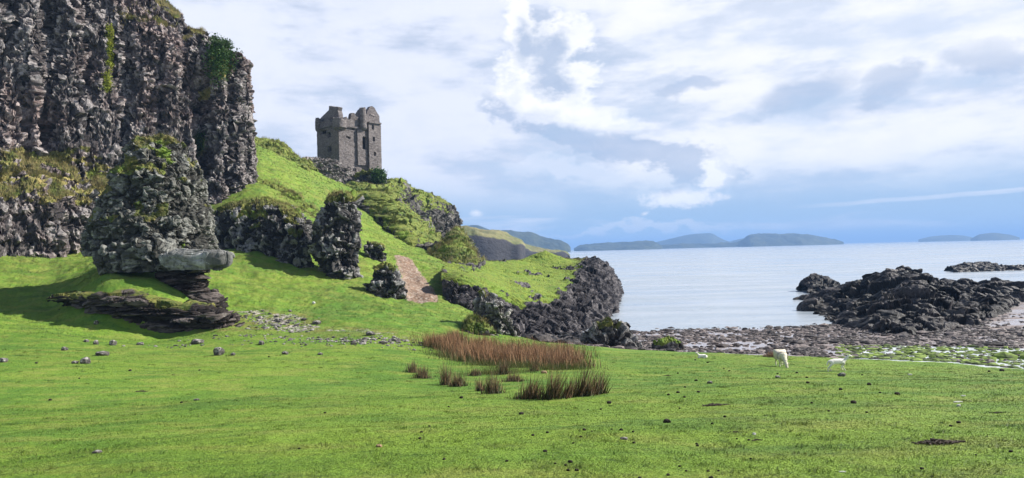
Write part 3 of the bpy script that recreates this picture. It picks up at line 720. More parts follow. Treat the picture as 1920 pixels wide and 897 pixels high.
ridge('rock_crag', [(800, 486, 78), (825, 492, 76), (850, 495, 75), (875, 496, 75), (897, 494, 76), (908, 492, 80)],
      [(806, 470, 82), (828, 450, 83), (853, 431, 84), (872, 438, 84), (890, 464, 83), (902, 488, 83)], M_crag,
      'pointed dark grassy crag at the neck of the low headland', 260, 170, 6, .2, bias=0.05, sc=(.5, .5, 2.2), size=0.6, amp=.3, big=.7, bigL=2.4, seed=13, tuft=5000, th=.3, drop=8)
ridge('rock_crag', [(470, 392, 70), (505, 388, 71), (535, 395, 71), (562, 410, 71), (588, 424, 71), (604, 432, 72)],
      [(470, 334, 80), (508, 338, 81), (538, 352, 80), (565, 374, 78), (590, 396, 76), (606, 420, 74)], M_crag,
      'dark grassy bank beside the foot of the cliff', 300, 140, 5, .1, bias=0.22, size=0.6, amp=.3, big=.9, bigL=2.4, seed=14, tuft=7000, th=.3, drop=3)
ridge('rock_crag', [(470, 306, 100), (500, 302, 100), (530, 312, 100), (556, 328, 99), (578, 338, 99), (590, 340, 101)],
      [(470, 258, 112), (500, 262, 113), (530, 270, 113), (552, 289, 112), (574, 300, 111), (588, 318, 109)], M_crag,
      'grassy knoll with grey rocks on the skyline left of the castle', 300, 150, 9, .2, bias=0.2, size=0.8, amp=.4, big=1.1, bigL=3.0, seed=15, tuft=5000, th=.35, drop=4)
# outcrop between the cliff and the tall pillar rock
ridge('rock_outcrop', [(384, 475, 56), (410, 484, 55.5), (445, 490, 55), (480, 494, 54.6), (512, 496, 54.2), (545, 502, 53.6), (568, 500, 53.6), (584, 480, 55)],
      [(386, 412, 58.5), (412, 390, 58.2), (452, 379, 57.8), (495, 375, 57.2), (524, 380, 56.8), (550, 396, 56), (572, 420, 55.6), (584, 450, 56)], M_rock,
      'broad black rock outcrop with yellow green turf on its top', 420, 200, 5, .3, bias=-0.02, size=0.42, amp=.24, big=.6, bigL=2.0, seed=16, tuft=6000, th=.2, drop=5)

# ---- rock bodies given by their width at each height
def body(name, rows, d, m, label, cat='rock', group=None, nu=220, nv=150, depth=0.8, size=0.4, amp=0.22, big=0.35, bigL=1.6, bias=0.0, seed=0, k=1.0, parent=None, flat=True, sc=(1, 1, 1), sink=1.0, exp_=2.6, tuft=0, th=0.2, maxdep=9, skew=0.0, ridg=0.0):
    ctr = []
    for (y, xl, xr) in rows:
        a, b = at(xl, y, d), at(xr, y, d); c = (a+b)/2; hw = abs(b[0]-a[0])/2; ctr.append([c[0], c[1], c[2], hw, min(hw*depth, maxdep)])
    ctr = np.array(ctr); ctr = ctr[::-1]          # bottom up
    b0 = ctr[0].copy(); b0[2] -= sink; ctr = np.vstack([b0, ctr])
    top = ctr[-1].copy(); top[2] += 0.10*top[3]; top[3:] *= 0.55; tip = top.copy(); tip[2] += 0.02; tip[3:] = 0.002
    ctr = np.vstack([ctr, top, tip])
    C = catmull(ctr, nv, np.maximum(np.abs(np.diff(ctr[:, 2]))+np.abs(np.diff(ctr[:, 3]))*.8, 1e-3))
    C[:, 3:] = np.maximum(C[:, 3:], 0.002)
    th_ = np.linspace(0, 2*np.pi, nu, endpoint=False)
    cs = np.sign(np.cos(th_))*np.abs(np.cos(th_))**(2/exp_); sn = np.sign(np.sin(th_))*np.abs(np.sin(th_))**(2/exp_)
    G = np.empty((nv, nu, 3)); G[..., 0] = C[:, :1]+C[:, 3:4]*cs; G[..., 1] = C[:, 1:2]+C[:, 4:5]*(sn+0.0)+skew*(C[:, 2:3]-C[0, 2]); G[..., 2] = C[:, 2:3]
    N = grid_normals(G, True)
    if (N[nv//2, :, 0]*cs).sum() < 0: N = -N
    G1, cid, cav = rock_displace(G, N, size, amp, big, bigL, sc, seed, ridg=ridg)
    Nz = grid_normals(G, True); sgn = 1 if (Nz[nv//2, :, 0]*cs).sum() > 0 else -1
    nz = (Nz[..., 2]*sgn).ravel()
    veg = smooth(nz+bias+k*.7*fbm(G.reshape(-1, 3)*0.9, 4, seed+9), 0.5, 0.95)
    # keep the silhouette width about as given
    o = finish_rock(name, G1, True, m, veg, cid, cav, label, cat if parent is None else None, group, parent=parent, flat=flat)
    if tuft: tufts_on(G1, veg, None, tuft, th, M_tuft, 'turf', o, seed+100, 0.45)
    return o, G1, veg
body('rock_pillar', [(366, 622, 646), (378, 604, 662), (402, 597, 668), (430, 587, 671), (460, 583, 671), (490, 590, 672), (512, 604, 672), (535, 620, 670), (550, 630, 668)], 53.5, M_rock,
     'tall black lichen spotted rock pillar standing on the slope', 'rock pillar', nu=300, nv=240, depth=.75, size=.5, amp=.27, big=.3, bias=.15, seed=21, tuft=1500, th=.2, skew=0.1)
body('boulder', [(497, 716, 728), (508, 703, 740), (528, 692, 750), (548, 684, 757), (560, 682, 758)], 49.5, M_rock,
     'dark pointed boulder beside the earth path', 'boulder', nu=180, nv=110, depth=.8, size=.35, amp=.2, big=.2, bias=.0, seed=22)
body('boulder', [(452, 688, 700), (464, 682, 712), (480, 684, 720), (492, 690, 722)], 63, M_rock,
     'small dark boulder on the slope above the path', 'boulder', nu=130, nv=80, depth=.8, size=.4, amp=.22, big=.25, bias=.1, seed=23)
body('rock_spur', [(552, 903, 920), (566, 890, 936), (586, 892, 950), (604, 905, 958), (622, 925, 966), (640, 945, 974), (655, 950, 978)], 41.2, M_spur,
     'slanting dark rock spur with pale lichen behind the brown rushes', 'rock', nu=220, nv=150, depth=.8, size=.26, amp=.15, big=.2, bigL=1.2, bias=-.15, seed=24, k=1.0, tuft=200, th=.1)
body('grassy_mound', [(594, 886, 900), (604, 872, 914), (620, 864, 924), (636, 860, 930)], 40.2, M_crag,
     'low grass covered rock mound left of the slanting spur', 'mound', nu=150, nv=80, depth=.9, size=.3, amp=.12, big=.2, bias=.35, seed=25, tuft=2500, th=.14)
body('shore_boulder', [(603, 1126, 1146), (612, 1110, 1164), (628, 1098, 1180), (646, 1090, 1192), (656, 1088, 1194)], 41.0, M_rock,
     'large rounded weathered boulder at the edge of turf and beach', 'boulder', nu=220, nv=120, depth=.8, size=.35, amp=.2, big=.3, bigL=1.3, bias=-.18, seed=26, tuft=250, th=.1)
body('shore_boulder', [(608, 1166, 1176), (616, 1164, 1186), (626, 1162, 1190)], 46, M_sea_rock,
     'small black angular rock behind the large shore boulder', 'boulder', nu=70, nv=40, depth=.8, size=.4, amp=.14, big=.15, seed=27)
body('shore_boulder', [(636, 1238, 1262), (642, 1226, 1276), (652, 1220, 1284), (660, 1218, 1286)], 38.5, M_crag,
     'low mossy brown green rock on the beach edge', 'boulder', nu=130, nv=60, depth=.8, size=.25, amp=.1, big=.15, bias=.02, seed=28, tuft=400, th=.08)

# ---- mushroom shaped stack on its mound
sx, sy_, _ = at(300, 560, 41)
stack = empty('rock_stack', (sx, sy_, float(ground(sx, sy_)[0])), 'tall weathered rock stack balanced on a narrow foot before the cliff', 'rock stack')
_, GS, VS = body('upper_rock', [(262, 272, 322), (272, 258, 336), (292, 248, 346), (318, 240, 362), (336, 224, 368), (352, 226, 374), (376, 210, 370), (402, 202, 378), (424, 192, 384), (446, 192, 382), (470, 188, 390)], 43.8, M_stack, None, parent=stack, nu=560, nv=320,
     depth=1.15, size=.32, amp=.14, big=.45, bigL=1.9, bias=.22, seed=31, tuft=0, sc=(1, 1, 1.1), sink=.3)
tuf = tufts_on(GS, VS, None, 7000, .09, M_tuft, 'ledge_grass', None, 131, 0.45); keep_world(tuf, stack)
body('capstone', [(473, 312, 420), (480, 304, 431), (496, 306, 430), (504, 318, 418)], 39.6, M_slab, 'pale flat slab jutting out to the right', parent=stack, nu=260, nv=80, depth=.36, size=.9, amp=.10, big=.10, bias=-1, k=0, seed=32, sink=.05, exp_=4.5)
body('capstone', [(460, 200, 300), (476, 186, 330), (496, 190, 336), (508, 205, 330)], 40.3, M_stack, None, parent=stack, nu=300, nv=90, depth=.4, size=.45, amp=.2, big=.3, bias=-1, k=0, seed=33, sink=.05, exp_=4.0)
body('foot', [(500, 300, 386), (512, 296, 388), (526, 304, 384), (540, 300, 392), (552, 292, 410), (566, 280, 424)], 40.8, M_strata, None, parent=stack, nu=260, nv=110, depth=.6, size=.5, amp=.14, big=.2, bias=-1, k=0, seed=34, sc=(.5, .5, 3.5), sink=.8, exp_=3.5)
ridge('rock_ledge', [(110, 572, 38.6), (160, 590, 37.6), (210, 622, 36.9), (260, 650, 36.5), (320, 656, 36.3), (380, 654, 36.3), (430, 648, 36.5), (472, 636, 37)],
      [(108, 556, 39.2), (160, 551, 38.4), (212, 545, 37.9), (262, 551, 37.4), (320, 560, 37.2), (380, 571, 37.1), (428, 584, 37.1), (462, 626, 37.6)], M_strata,
      'dark overhanging layered rock ledge under the rock stack', 420, 170, 1.6, 1.4, 'rock ledge', bias=-0.35, size=.55, amp=.22, big=.35, bigL=1.5, seed=35, sc=(.45, .45, 3.2), midh=.8, drop=0.6, k=.3)

# ---- low headland with the knoll
per = [((830, 600, 49), (828, 516, 53), (835, 495, 74)), ((866, 588, 49.5), (862, 524, 51.5), (868, 492, 80)), ((905, 604, 49.5), (900, 536, 53), (900, 490, 86)),
       ((950, 642, 51.5), (958, 556, 57), (950, 490, 91)), ((1020, 650, 54.0), (1028, 566, 61), (1008, 487, 96)), ((1084, 642, 57.5), (1076, 552, 68), (1048, 487, 97)),
       ((1134, 616, 65.5), (1106, 524, 80), (1080, 487, 99)), ((1152, 590, 77), (1118, 500, 90), (1094, 487, 101)), ((1163, 551, 113), (1124, 490, 104), (1098, 487, 104)),
       ((1130, 531, 150), (1095, 487, 118), (1075, 487, 106)), ((1000, 535, 165), (990, 490, 122), (1000, 489, 104)), ((880, 530, 170), (880, 492, 120), (890, 491, 100)), ((830, 530, 165), (830, 492, 118), (845, 491, 96))]
b_ = np.array([at(*p[0]) for p in per]); r__ = np.array([at(*p[1]) for p in per]); s_ = np.array([at(*p[2]) for p in per])
m1 = b_*.45+r__*.55; m1[:, 2] = b_[:, 2]*.4+r__[:, 2]*.6; m1 = m1+(b_-r__)*np.array([.16, .16, 0])
lip = r__*.85+s_*.15; lip[:, 2] = r__[:, 2]*.72+s_[:, 2]*.28
m2 = r__*.5+s_*.5; low_ = b_+np.array([0, 0, -1.5])
G = loft([low_, b_, m1, r__, lip, m2, s_], 720, 330, [1, 3, 3, 1.4, 2.6, 4.0])
x0, y0, _ = at(1022, 480, 95)
G[..., 2] += 1.35*np.maximum(0, 1-np.hypot((G[..., 0]-x0)/4.2, (G[..., 1]-y0)/4.5))**1.3
N = grid_normals(G)
if N[300, 300, 2] < 0: N = -N
vz = N[..., 2]
hn = fbm(G.reshape(-1, 3)*.5, 4, 91).reshape(vz.shape); hn2 = fbm(G.reshape(-1, 3)*np.array([.25, .25, 1.2]), 4, 92).reshape(vz.shape)
vpar = np.linspace(0, 1, 330)[:, None]*np.ones(vz.shape)
gx_, gy_ = pyr(G.reshape(-1, 3)); gx_ = gx_.reshape(vz.shape); gy_ = gy_.reshape(vz.shape)
veg = smooth(vpar+hn*.16, .385, .43)*np.clip(.95-1.1*smooth(hn2, .12, .4)+.3*hn, 0, 1)
veg = veg*smooth(gx_+(gy_-485)*.75+hn*60, 1108, 1092)
G, cid, cav = rock_displace(G, N, .5, .23, .9, 4.5, (1, 1, .8), 41, fade=1-.84*veg, ridg=.25)
head = finish_rock('headland', G, False, M_head, veg.ravel(), cid, cav, 'low rocky headland with a yellow green grassy top running into the sea', kind='structure', flat=True)
tufts_on(G, (veg*smooth(G[..., 1], 118, 105)).ravel(), None, 26000, .13, M_tuft, 'turf', head, 141, .5)

# ---- sea rocks
def sea_ridge(name, foot, crest, label, seed, nu=520, nv=260, thick=14, amp=.5, **kw):
    return ridge(name, foot, crest, M_sea_rock, label, nu, nv, thick, kw.pop('mid_out', .1), 'sea rocks', bias=-.75, size=kw.pop('size', 1.1), amp=amp, big=kw.pop('big', 1.0), bigL=kw.pop('bigL', 6.0), seed=seed, k=.4, sc=(.6, .8, 1.6), drop=6, ridg=kw.pop('ridg', .9), rot=(R(28), R(-25)), ridgL=3.2, **kw)
sea_ridge('sea_rocks', [(1508, 580, 76), (1540, 597, 66), (1585, 613, 58), (1635, 626, 52), (1690, 640, 47.5), (1745, 642, 47), (1795, 628, 49), (1835, 612, 53), (1868, 590, 60), (1890, 575, 68), (1935, 572, 74), (2000, 570, 78)],
          [(1526, 572, 82), (1548, 553, 82), (1592, 545, 80), (1636, 524, 79), (1686, 513, 78), (1712, 518, 78), (1742, 533, 79), (1785, 536, 82), (1835, 537, 86), (1872, 535, 88), (1925, 539, 90), (2000, 540, 92)],
          'jagged black wet sea rocks spreading across the shallow water', 51, 900, 460, 12, .38, midh=.5, big=.7, ridg=.6)
sea_ridge('sea_rocks', [(1786, 508, 150), (1810, 511, 150), (1850, 512, 150), (1890, 513, 152), (1930, 514, 152), (1990, 516, 152)],
          [(1788, 502, 156), (1812, 496, 157), (1845, 495, 158), (1885, 500, 158), (1930, 501, 158), (1990, 503, 158)],
          'low dark reef lying offshore beyond the large sea rocks', 52, 240, 90, 8, .3, midh=.6, big=.4, ridg=.4)
sea_ridge('sea_rocks', [(1514, 548, 98), (1530, 550, 97), (1550, 550, 97), (1572, 550, 98)], [(1516, 543, 101), (1532, 530, 102), (1552, 529, 102), (1572, 538, 102)],
          'small brown rock at the seaward left end of the sea rocks', 53, 120, 60, 4, .3, big=.3, bigL=2)

# ------------------------------------------------------------------ far coast, hills and islands
def far_mat(name, a, b_, rock, sc_):
    def f(n, b, o):
        p = n.pos(); x = n.noise(n.scale(p, 1, 1, 2), sc_, 6, 0.65)
        nz = n.sep(E(n, n.new('ShaderNodeNewGeometry').outputs['Normal']))[2]
        c = n.mix(n.ss(x, .35, .65), a, b_); c = n.mix(n.ss(nz+(x-.5)*.5, .62, .42), c, rock)
        n.link(c, b.inputs['Base Color']); bump(n, b, x, 0.7, 0.6/sc_*.3)
    return mat(name, f)
M_far = far_mat('coast_hill', (0.11, 0.13, 0.04), (0.20, 0.18, 0.08), (0.045, 0.042, 0.045), .06)
M_isle = far_mat('island_ground', (0.018, 0.03, 0.018), (0.06, 0.07, 0.035), (0.04, 0.042, 0.04), .012)
def island(name, crest, d, depth, m, label, nu=300, nv=70, rough=0.11, front=None, seed=0, steep=.5, sp=-.62):
    """crest line seen from the shore; a hill of real depth with a foot at sea level on both sides"""
    B = np.array([at(px, py, d+depth*.5) for px, py in crest]); B = catmull(B, 60); H = np.maximum(B[:, 2], 0.0)
    rows = []
    for s, hh in ((-1, -.05), (-.93, .0), (sp, steep), (-.3, .86), (0, 1), (.4, .8), (.8, .35), (1, -.05)):
        q = B.copy(); q[:, 1] = d+depth*.5*(1+s*np.clip(H/H.max(), .25, 1)); q[:, 0] = B[:, 0]*q[:, 1]/B[:, 1]; q[:, 2] = H*hh; rows.append(q)
    K = np.stack(rows); A = catmull(np.swapaxes(K, 0, 1), nu); G = catmull(np.swapaxes(A, 0, 1), nv)
    P = G.reshape(-1, 3); Hm = H.max(); L = Hm*1.4
    dz_ = fbm(P*np.array([1, .6, 1])/L, 5, seed, .55)*Hm*rough*2+fbm(P/L*.8, 3, seed+4, ridged=True)*Hm*rough
    G[..., 2] += (dz_.reshape(G.shape[:2]))*np.clip(G[..., 2]/(0.15*Hm), 0, 1)
    o = new_mesh(name, G.reshape(-1, 3), grid_faces(nv, nu), m, smoothf=True); return tag(o, label, kind='structure')
island('coast_cliff', [(820, 436), (850, 432), (880, 432), (905, 434), (930, 439), (955, 448), (975, 452), (985, 463)], 360, 110, M_far, 'green topped sea cliff of the next headland along the coast', 300, 110, .14, seed=61, steep=.74, sp=-.87)
island('coast_cliff', [(940, 455), (975, 458), (1000, 463), (1030, 468), (1060, 474), (1069, 481)], 520, 130, M_far, 'low dark rocky point beyond the sea cliff', 240, 80, .12, seed=62, steep=.7, sp=-.87)
island('hill', [(780, 432), (840, 430), (885, 427), (905, 430), (925, 437), (950, 436), (975, 440), (1000, 441), (1020, 450), (1045, 456), (1062, 460), (1070, 467.5)], 1800, 400, M_isle, 'long blue wooded hill sloping down to the sea', seed=63)
island('island', [(1076, 467), (1092, 460), (1130, 457), (1160, 456), (1200, 453), (1225, 454), (1242, 461)], 2600, 400, M_isle, 'low blue island nearest the end of the long hill', seed=64)
island('hill', [(1190, 461), (1230, 455), (1260, 448), (1290, 441), (1330, 438), (1345, 444), (1362, 452), (1385, 456), (1400, 458)], 4200, 500, M_isle, 'pale blue hill with a rounded summit on the horizon', seed=65, rough=.03)
island('hill', [(1360, 455), (1390, 448), (1410, 447), (1440, 452), (1470, 455)], 4400, 500, M_isle, 'faint small distant hill behind the flat topped island', seed=69, rough=.03)
island('island', [(1230, 463), (1275, 459), (1340, 458), (1385, 454), (1402, 443), (1415, 440), (1470, 440), (1505, 439.5), (1530, 443), (1556, 449), (1582, 454.5)], 2900, 450, M_isle, 'long flat topped dark blue island on the horizon', seed=66)
island('island', [(1722, 449.5), (1745, 444), (1775, 441.5), (1805, 442), (1822, 445.5), (1830, 449)], 4300, 400, M_isle, 'pale low island at the far right', seed=67, rough=.03)
island('island', [(1820, 448), (1838, 440), (1865, 437), (1890, 440), (1912, 445.8)], 3500, 350, M_isle, 'darker blue island at the far right edge', seed=68, rough=.03)

# ------------------------------------------------------------------ castle
def m_castle(n, b, o):
    p = n.pos(); a = n.noise(p, .35, 5, .65); v = n.sep(n.voro(n.scale(p, 1, 1, 2.2), 2.6, 'F1', 'Color'))[0]; d = n.noise(n.scale(p, 1, 1, 2.0), 3.0, 5, .7)
    c = n.mix(n.ss(a*.5+d*.5, .35, .65), (.08, .068, .065), (.20, .175, .166)); c = n.mix(n.ss(v, .2, 1, 0, .55), c, (.25, .225, .22))
    c = n.mix(n.ss(d, .42, .28, 0, .6), c, (.05, .045, .042)); c = n.mix(n.ss(d, .66, .74, 0, .4), c, (.55, .53, .5))
    n.link(c, b.inputs['Base Color']); bump(n, b, v*.10+d*.14, .9, 1.0)
M_castle = mat('castle_masonry', m_castle)
M_castle2 = rock_mat('rubble_masonry', (.07, .06, .058), (.20, .175, .165), (.40, .37, .35), .6, 0, gscale=1.2, veg_a=(.09, .10, .03))
Cn = at(637, 340, 125.0); th = R(45); e1 = np.array([math.cos(th), math.sin(th), 0]); e2 = np.array([-math.sin(th), math.cos(th), 0])
WF, DL = 8.56, 7.74
def zpy(px, py, s=0, t=0):      # height of a picture row at a place on the tower
    q = Cn+e1*s+e2*t; return at(px, py, q[1])[2]
castle = empty('castle', (Cn[0], Cn[1], zpy(637, 352)), 'ruined grey stone tower castle with broken turrets on the grassy ridge', 'castle')
def wall(name, o, e, nrm, L, z0, top, thick, holes=(), parent=None, m=None, step=.16, seed=0, amp=.05, rag=.5):
    """a wall with real thickness; openings are recesses with a dark back"""
    ns = max(int(L/step), 6); s = np.linspace(0, L, ns); tops = np.interp(s, [a for a, _ in top], [b for _, b in top])
    tops = tops+fbm(np.stack([s*1.3, s*0+seed, s*0], 1), 3, seed)*rag*2
    nr = max(int((tops.max()-z0)/step), 6)
    t = np.linspace(0, 1, nr)[:, None]; zz = z0+t*(tops[None]-z0); ss_ = np.broadcast_to(s, zz.shape)
    P = o+ss_[..., None]*e+np.stack([zz*0, zz*0, zz-o[2]], -1)
    dd = amp*2*fbm(P.reshape(-1, 3)*1.2, 3, seed+1).reshape(zz.shape)+amp*(cells(P.reshape(-1, 3)*np.array([1.6, 1.6, 3.0]), seed)[2].reshape(zz.shape)-.5)
    for (hs, hz, hw, hh) in holes:
        ins = (np.abs(ss_-hs) < hw/2) & (np.abs(zz-hz) < hh/2); dd = np.where(ins, -min(.6, thick*.8), dd)
    Fp = P+nrm*dd[..., None]; Bp = P-nrm*thick
    V = np.concatenate([Fp.reshape(-1, 3), Bp.reshape(-1, 3)]); F1 = grid_faces(nr, ns); F2 = F1[:, ::-1]+nr*ns
    i = np.arange(ns-1); a = (nr-1)*ns; K = nr*ns
    tp = np.stack([a+i, a+i+1, K+a+i+1, K+a+i], 1); bt = np.stack([i+1, i, K+i, K+i+1], 1)
    j = np.arange(nr-1); l_ = np.stack([j*ns, (j+1)*ns, K+(j+1)*ns, K+j*ns], 1); r_ = np.stack([(j+1)*ns+ns-1, j*ns+ns-1, K+j*ns+ns-1, K+(j+1)*ns+ns-1], 1)
    Fa = np.concatenate([F1, F2, tp, bt, l_, r_]); z_ = np.zeros(len(V))
    ob = new_mesh(name, V, Fa, m or M_castle, attrs={'veg': z_, 'cell': rng.random(len(V)), 'cav': z_}, origin=o)
    if parent: keep_world(ob, parent)
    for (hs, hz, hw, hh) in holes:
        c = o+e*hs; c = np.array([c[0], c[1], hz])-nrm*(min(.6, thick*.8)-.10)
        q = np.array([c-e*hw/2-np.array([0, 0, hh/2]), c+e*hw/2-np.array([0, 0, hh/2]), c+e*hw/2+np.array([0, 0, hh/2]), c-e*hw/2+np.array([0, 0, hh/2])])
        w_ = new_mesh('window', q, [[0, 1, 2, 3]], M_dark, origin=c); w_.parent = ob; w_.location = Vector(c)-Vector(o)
    return ob
z0c = zpy(637, 372)
def sf(px, py=285):   # distance along the front face for a picture column
    t = tcol(px, py); return (t*Cn[1]-Cn[0])/(e1[0]-t*e1[1])
def sl_(px, py=285):
    t = tcol(px, py); return (t*Cn[1]-Cn[0])/(e2[0]-t*e2[1])
def along(px, py, o, e): t = tcol(px, py); s = (t*o[1]-o[0])/(e[0]-t*e[1]); return (s, at(px, py, (o+e*s)[1])[2])
def fh(px, py, w_, h_): s = sf(px, py); return (s, zpy(px, py, s), w_, h_)
def lh(px, py, w_, h_): s = sl_(px, py); return (s, zpy(px, py, 0, s), w_, h_)
nF = np.array([e1[1], -e1[0], 0]); nL = -e1
tF = [(sf(637), zpy(637, 222)), (sf(652), zpy(652, 221, sf(652))), (sf(655), zpy(655, 224, sf(655))), (sf(669), zpy(669, 225, sf(669))), (sf(674), zpy(674, 226, sf(674))), (sf(688), zpy(688, 214, sf(688))), (sf(712), zpy(712, 221, WF))]
wall('wall', Cn, e1, nF, WF, z0c, tF, .9, [fh(655, 259, .5, .28), fh(651, 257, .3, .25), fh(682, 269, .75, 2.3), fh(674.5, 306, .55, .5), fh(662, 243, .4, .3)], castle, seed=1)
tL = [(0, zpy(637, 222)), (sl_(628), zpy(628, 222, 0, sl_(628))), (sl_(615), zpy(615, 226, 0, sl_(615))), (sl_(603), zpy(603, 229, 0, sl_(603))), (DL, zpy(597, 232, 0, DL))]
wall('wall', Cn, e2, nL, DL, z0c, tL, .9, [lh(616.5, 253, 1.1, .95), lh(617.5, 280, 1.15, .95), lh(606, 248, 2.0, .7), lh(610, 292, .35, .35)], castle, seed=2)
wall('wall', Cn+e1*WF, e2, e1, DL, z0c, [(0, zpy(712, 220, WF)), (DL, zpy(700, 222, WF, DL))], .9, (), castle, seed=3)
wall('wall', Cn+e2*DL, e1, -nF, WF, z0c, [(0, zpy(597, 226, 0, DL)), (WF, zpy(690, 224, WF, DL))], .9, (), castle, seed=4)
# projecting stair bay on the right part of the front
o2 = Cn+e1*sf(688)+nF*.75
sR = (WF-sf(688))
wall('stair_bay', o2, e1, nF, sR+.05, z0c, [(0, zpy(688, 232, sf(688))), (sR, zpy(712, 233, WF))], .9, [(sf(696)-sf(688), zpy(696, 240, sf(696)), .42, .75), (sf(697.7)-sf(688), zpy(698, 262.5, sf(697)), .42, .8), (sf(699)-sf(688), zpy(699, 290, sf(699)), .45, .75)], castle, seed=5)
wall('stair_bay', Cn+e1*sf(669)+nF*.35, e1, nF, sf(688)-sf(669)-.1, zpy(674, 306), [(0, zpy(669, 244, sf(669))), (2.3, zpy(688, 240, sf(688)))], .5, [(sf(682)-sf(669), zpy(682, 269, sf(682)), .75, 2.3)], castle, seed=6)
# gables and chimneys
def slab(name, o, e, nrm, pts, thick, parent, m=None, seed=0):
    s = [p[0] for p in pts]; dens = []
    for (a, b) in zip(pts, pts[1:]+pts[:1]):
        k_ = max(int(math.dist(a, b)/.35), 1)
        for i in range(k_):
            f = i/k_; dens.append((a[0]+(b[0]-a[0])*f+random.uniform(-.07, .07), a[1]+(b[1]-a[1])*f+random.uniform(-.07, .07)))
    bm = bmesh.new(); vs = [bm.verts.new(o+e*p[0]+np.array([0, 0, p[1]-o[2]])) for p in dens]; f = bm.faces.new(vs)
    r = bmesh.ops.extrude_face_region(bm, geom=[f]); bmesh.ops.translate(bm, verts=[g for g in r['geom'] if isinstance(g, bmesh.types.BMVert)], vec=Vector(-nrm*thick))
    bmesh.ops.triangulate(bm, faces=bm.faces[:]); bmesh.ops.recalc_face_normals(bm, faces=bm.faces[:])
    bmesh.ops.translate(bm, verts=bm.verts[:], vec=-Vector(o)); me = bpy.data.meshes.new(name); bm.to_mesh(me); bm.free()
    ob = bpy.data.objects.new(name, me); COL.objects.link(ob); ob.location = o; me.materials.append(m or M_castle); keep_world(ob, parent); return ob
og = Cn+e1*1.0
def gz(px, py): return along(px, py, og, e2)
slab('gable', og, e2, nL, [gz(637, 232), gz(635, 221), gz(634.5, 213), gz(633, 208), gz(634, 201), gz(627, 200), gz(617, 199), gz(616.5, 206), gz(611, 212), gz(604, 219), gz(597.5, 225), gz(597, 234)], .9, castle)
og = Cn+e1*0+e2*1.2
def gr(px, py): return along(px, py, og, e1)
slab('gable', og, e1, nF, [gr(686, 236), gr(687, 214), gr(690, 206), gr(694, 200), gr(698, 199), gr(703, 203), gr(708, 212), gr(712, 218), gr(712, 236)], .9, castle)
slab('gable', Cn+e1*(WF-.2)+e2*.4, e2, e1, [(0, zpy(712, 234, WF)), (0, zpy(712, 218, WF)), (2.4, zpy(706, 205, WF, 2)), (4.4, zpy(702, 202, WF, 4)), (7, zpy(700, 222, WF, 7)), (7, zpy(700, 236, WF, 7))], .8, castle)
og = og+e2*1.0
slab('chimney', og, e1, nF, [gr(657, 236), gr(658, 216), gr(660, 212), gr(665, 212), gr(667, 218), gr(673, 221), gr(676, 224), gr(676, 236)], .9, castle)
def turret(c, prof, name, parent, seed, nseg=28):
    """round corbelled turret; prof = (z, radius)"""
    pr = catmull(np.array(prof, float), 46); th_ = np.linspace(0, 2*np.pi, nseg, endpoint=False)
    G = np.empty((46, nseg, 3)); G[..., 0] = c[0]+pr[:, 1:2]*np.cos(th_); G[..., 1] = c[1]+pr[:, 1:2]*np.sin(th_); G[..., 2] = pr[:, :1]
    G[-12:, :, 2] += (np.linspace(0, 1, 12)**2)[:, None]*fbm(np.stack([np.cos(th_)*1.5, np.sin(th_)*1.5, th_*0+seed], 1), 2, seed)[None]*.8
    dn = fbm(G.reshape(-1, 3)*2, 3, seed).reshape(46, nseg)*.08; G[..., 0] += dn*np.cos(th_); G[..., 1] += dn*np.sin(th_)
    V = np.vstack([G.reshape(-1, 3), [[c[0], c[1], prof[-1][0]-.3]]]); F_ = grid_faces(46, nseg, True)
    o = new_mesh(name, V, F_, M_castle, smoothf=False, origin=(c[0], c[1], prof[0][0]))
    bm = bmesh.new(); bm.from_mesh(o.data); bm.verts.ensure_lookup_table()
    for i in range(nseg): bm.faces.new((bm.verts[45*nseg+i], bm.verts[45*nseg+(i+1) % nseg], bm.verts[46*nseg]))
    bm.to_mesh(o.data); bm.free(); keep_world(o, parent); return o
ct = Cn+e1*.6+e2*.6
turret(ct, [(zpy(637, 245), .55), (zpy(637, 242), .95), (zpy(637, 239.5), 1.2), (zpy(637, 238.5), 1.3), (zpy(637, 230), 1.25), (zpy(637, 222.5), 1.22)], 'turret', castle, 3)
ct = Cn+e1*sf(680)+nF*.35
turret(ct, [(zpy(680, 246, sf(680)), .15), (zpy(680, 243, sf(680)), .6), (zpy(680, 240, sf(680)), .72), (zpy(680, 232, sf(680)), .62), (zpy(680, 215, sf(680)), .55), (zpy(680, 203, sf(680)), .52)], 'turret', castle, 4, 20)
ct = Cn+e2*(DL-.7)+nL*.05
turret(ct, [(zpy(599, 250, 0, DL), .2), (zpy(599, 245, 0, DL), .55), (zpy(599, 240, 0, DL), .6), (zpy(599, 234, 0, DL), .6), (zpy(599, 224, 0, DL), .55)], 'turret', castle, 6, 24)
# string courses
def course(o, e, nrm, L, z, parent):
    bm = bmesh.new(); bmesh.ops.create_cube(bm, size=1); 
    for v in bm.verts: v.co = Vector(e)*(v.co.x*L)+Vector(nrm)*(v.co.y*.3)+Vector((0, 0, v.co.z*.28))
    me = bpy.data.meshes.new('string_course'); bm.to_mesh(me); bm.free(); ob = bpy.data.objects.new('string_course', me); COL.objects.link(ob); me.materials.append(M_castle)
    ob.location = o+e*L/2+nrm*.13+np.array([0, 0, z-o[2]]); keep_world(ob, parent)
course(o2, e1, nF, sR, zpy(700, 232, sf(700)), castle)
course(Cn, e2, nL, DL, zpy(615, 238, 0, 4), castle)
course(Cn, e1, nF, sf(686), zpy(655, 238, 2), castle)
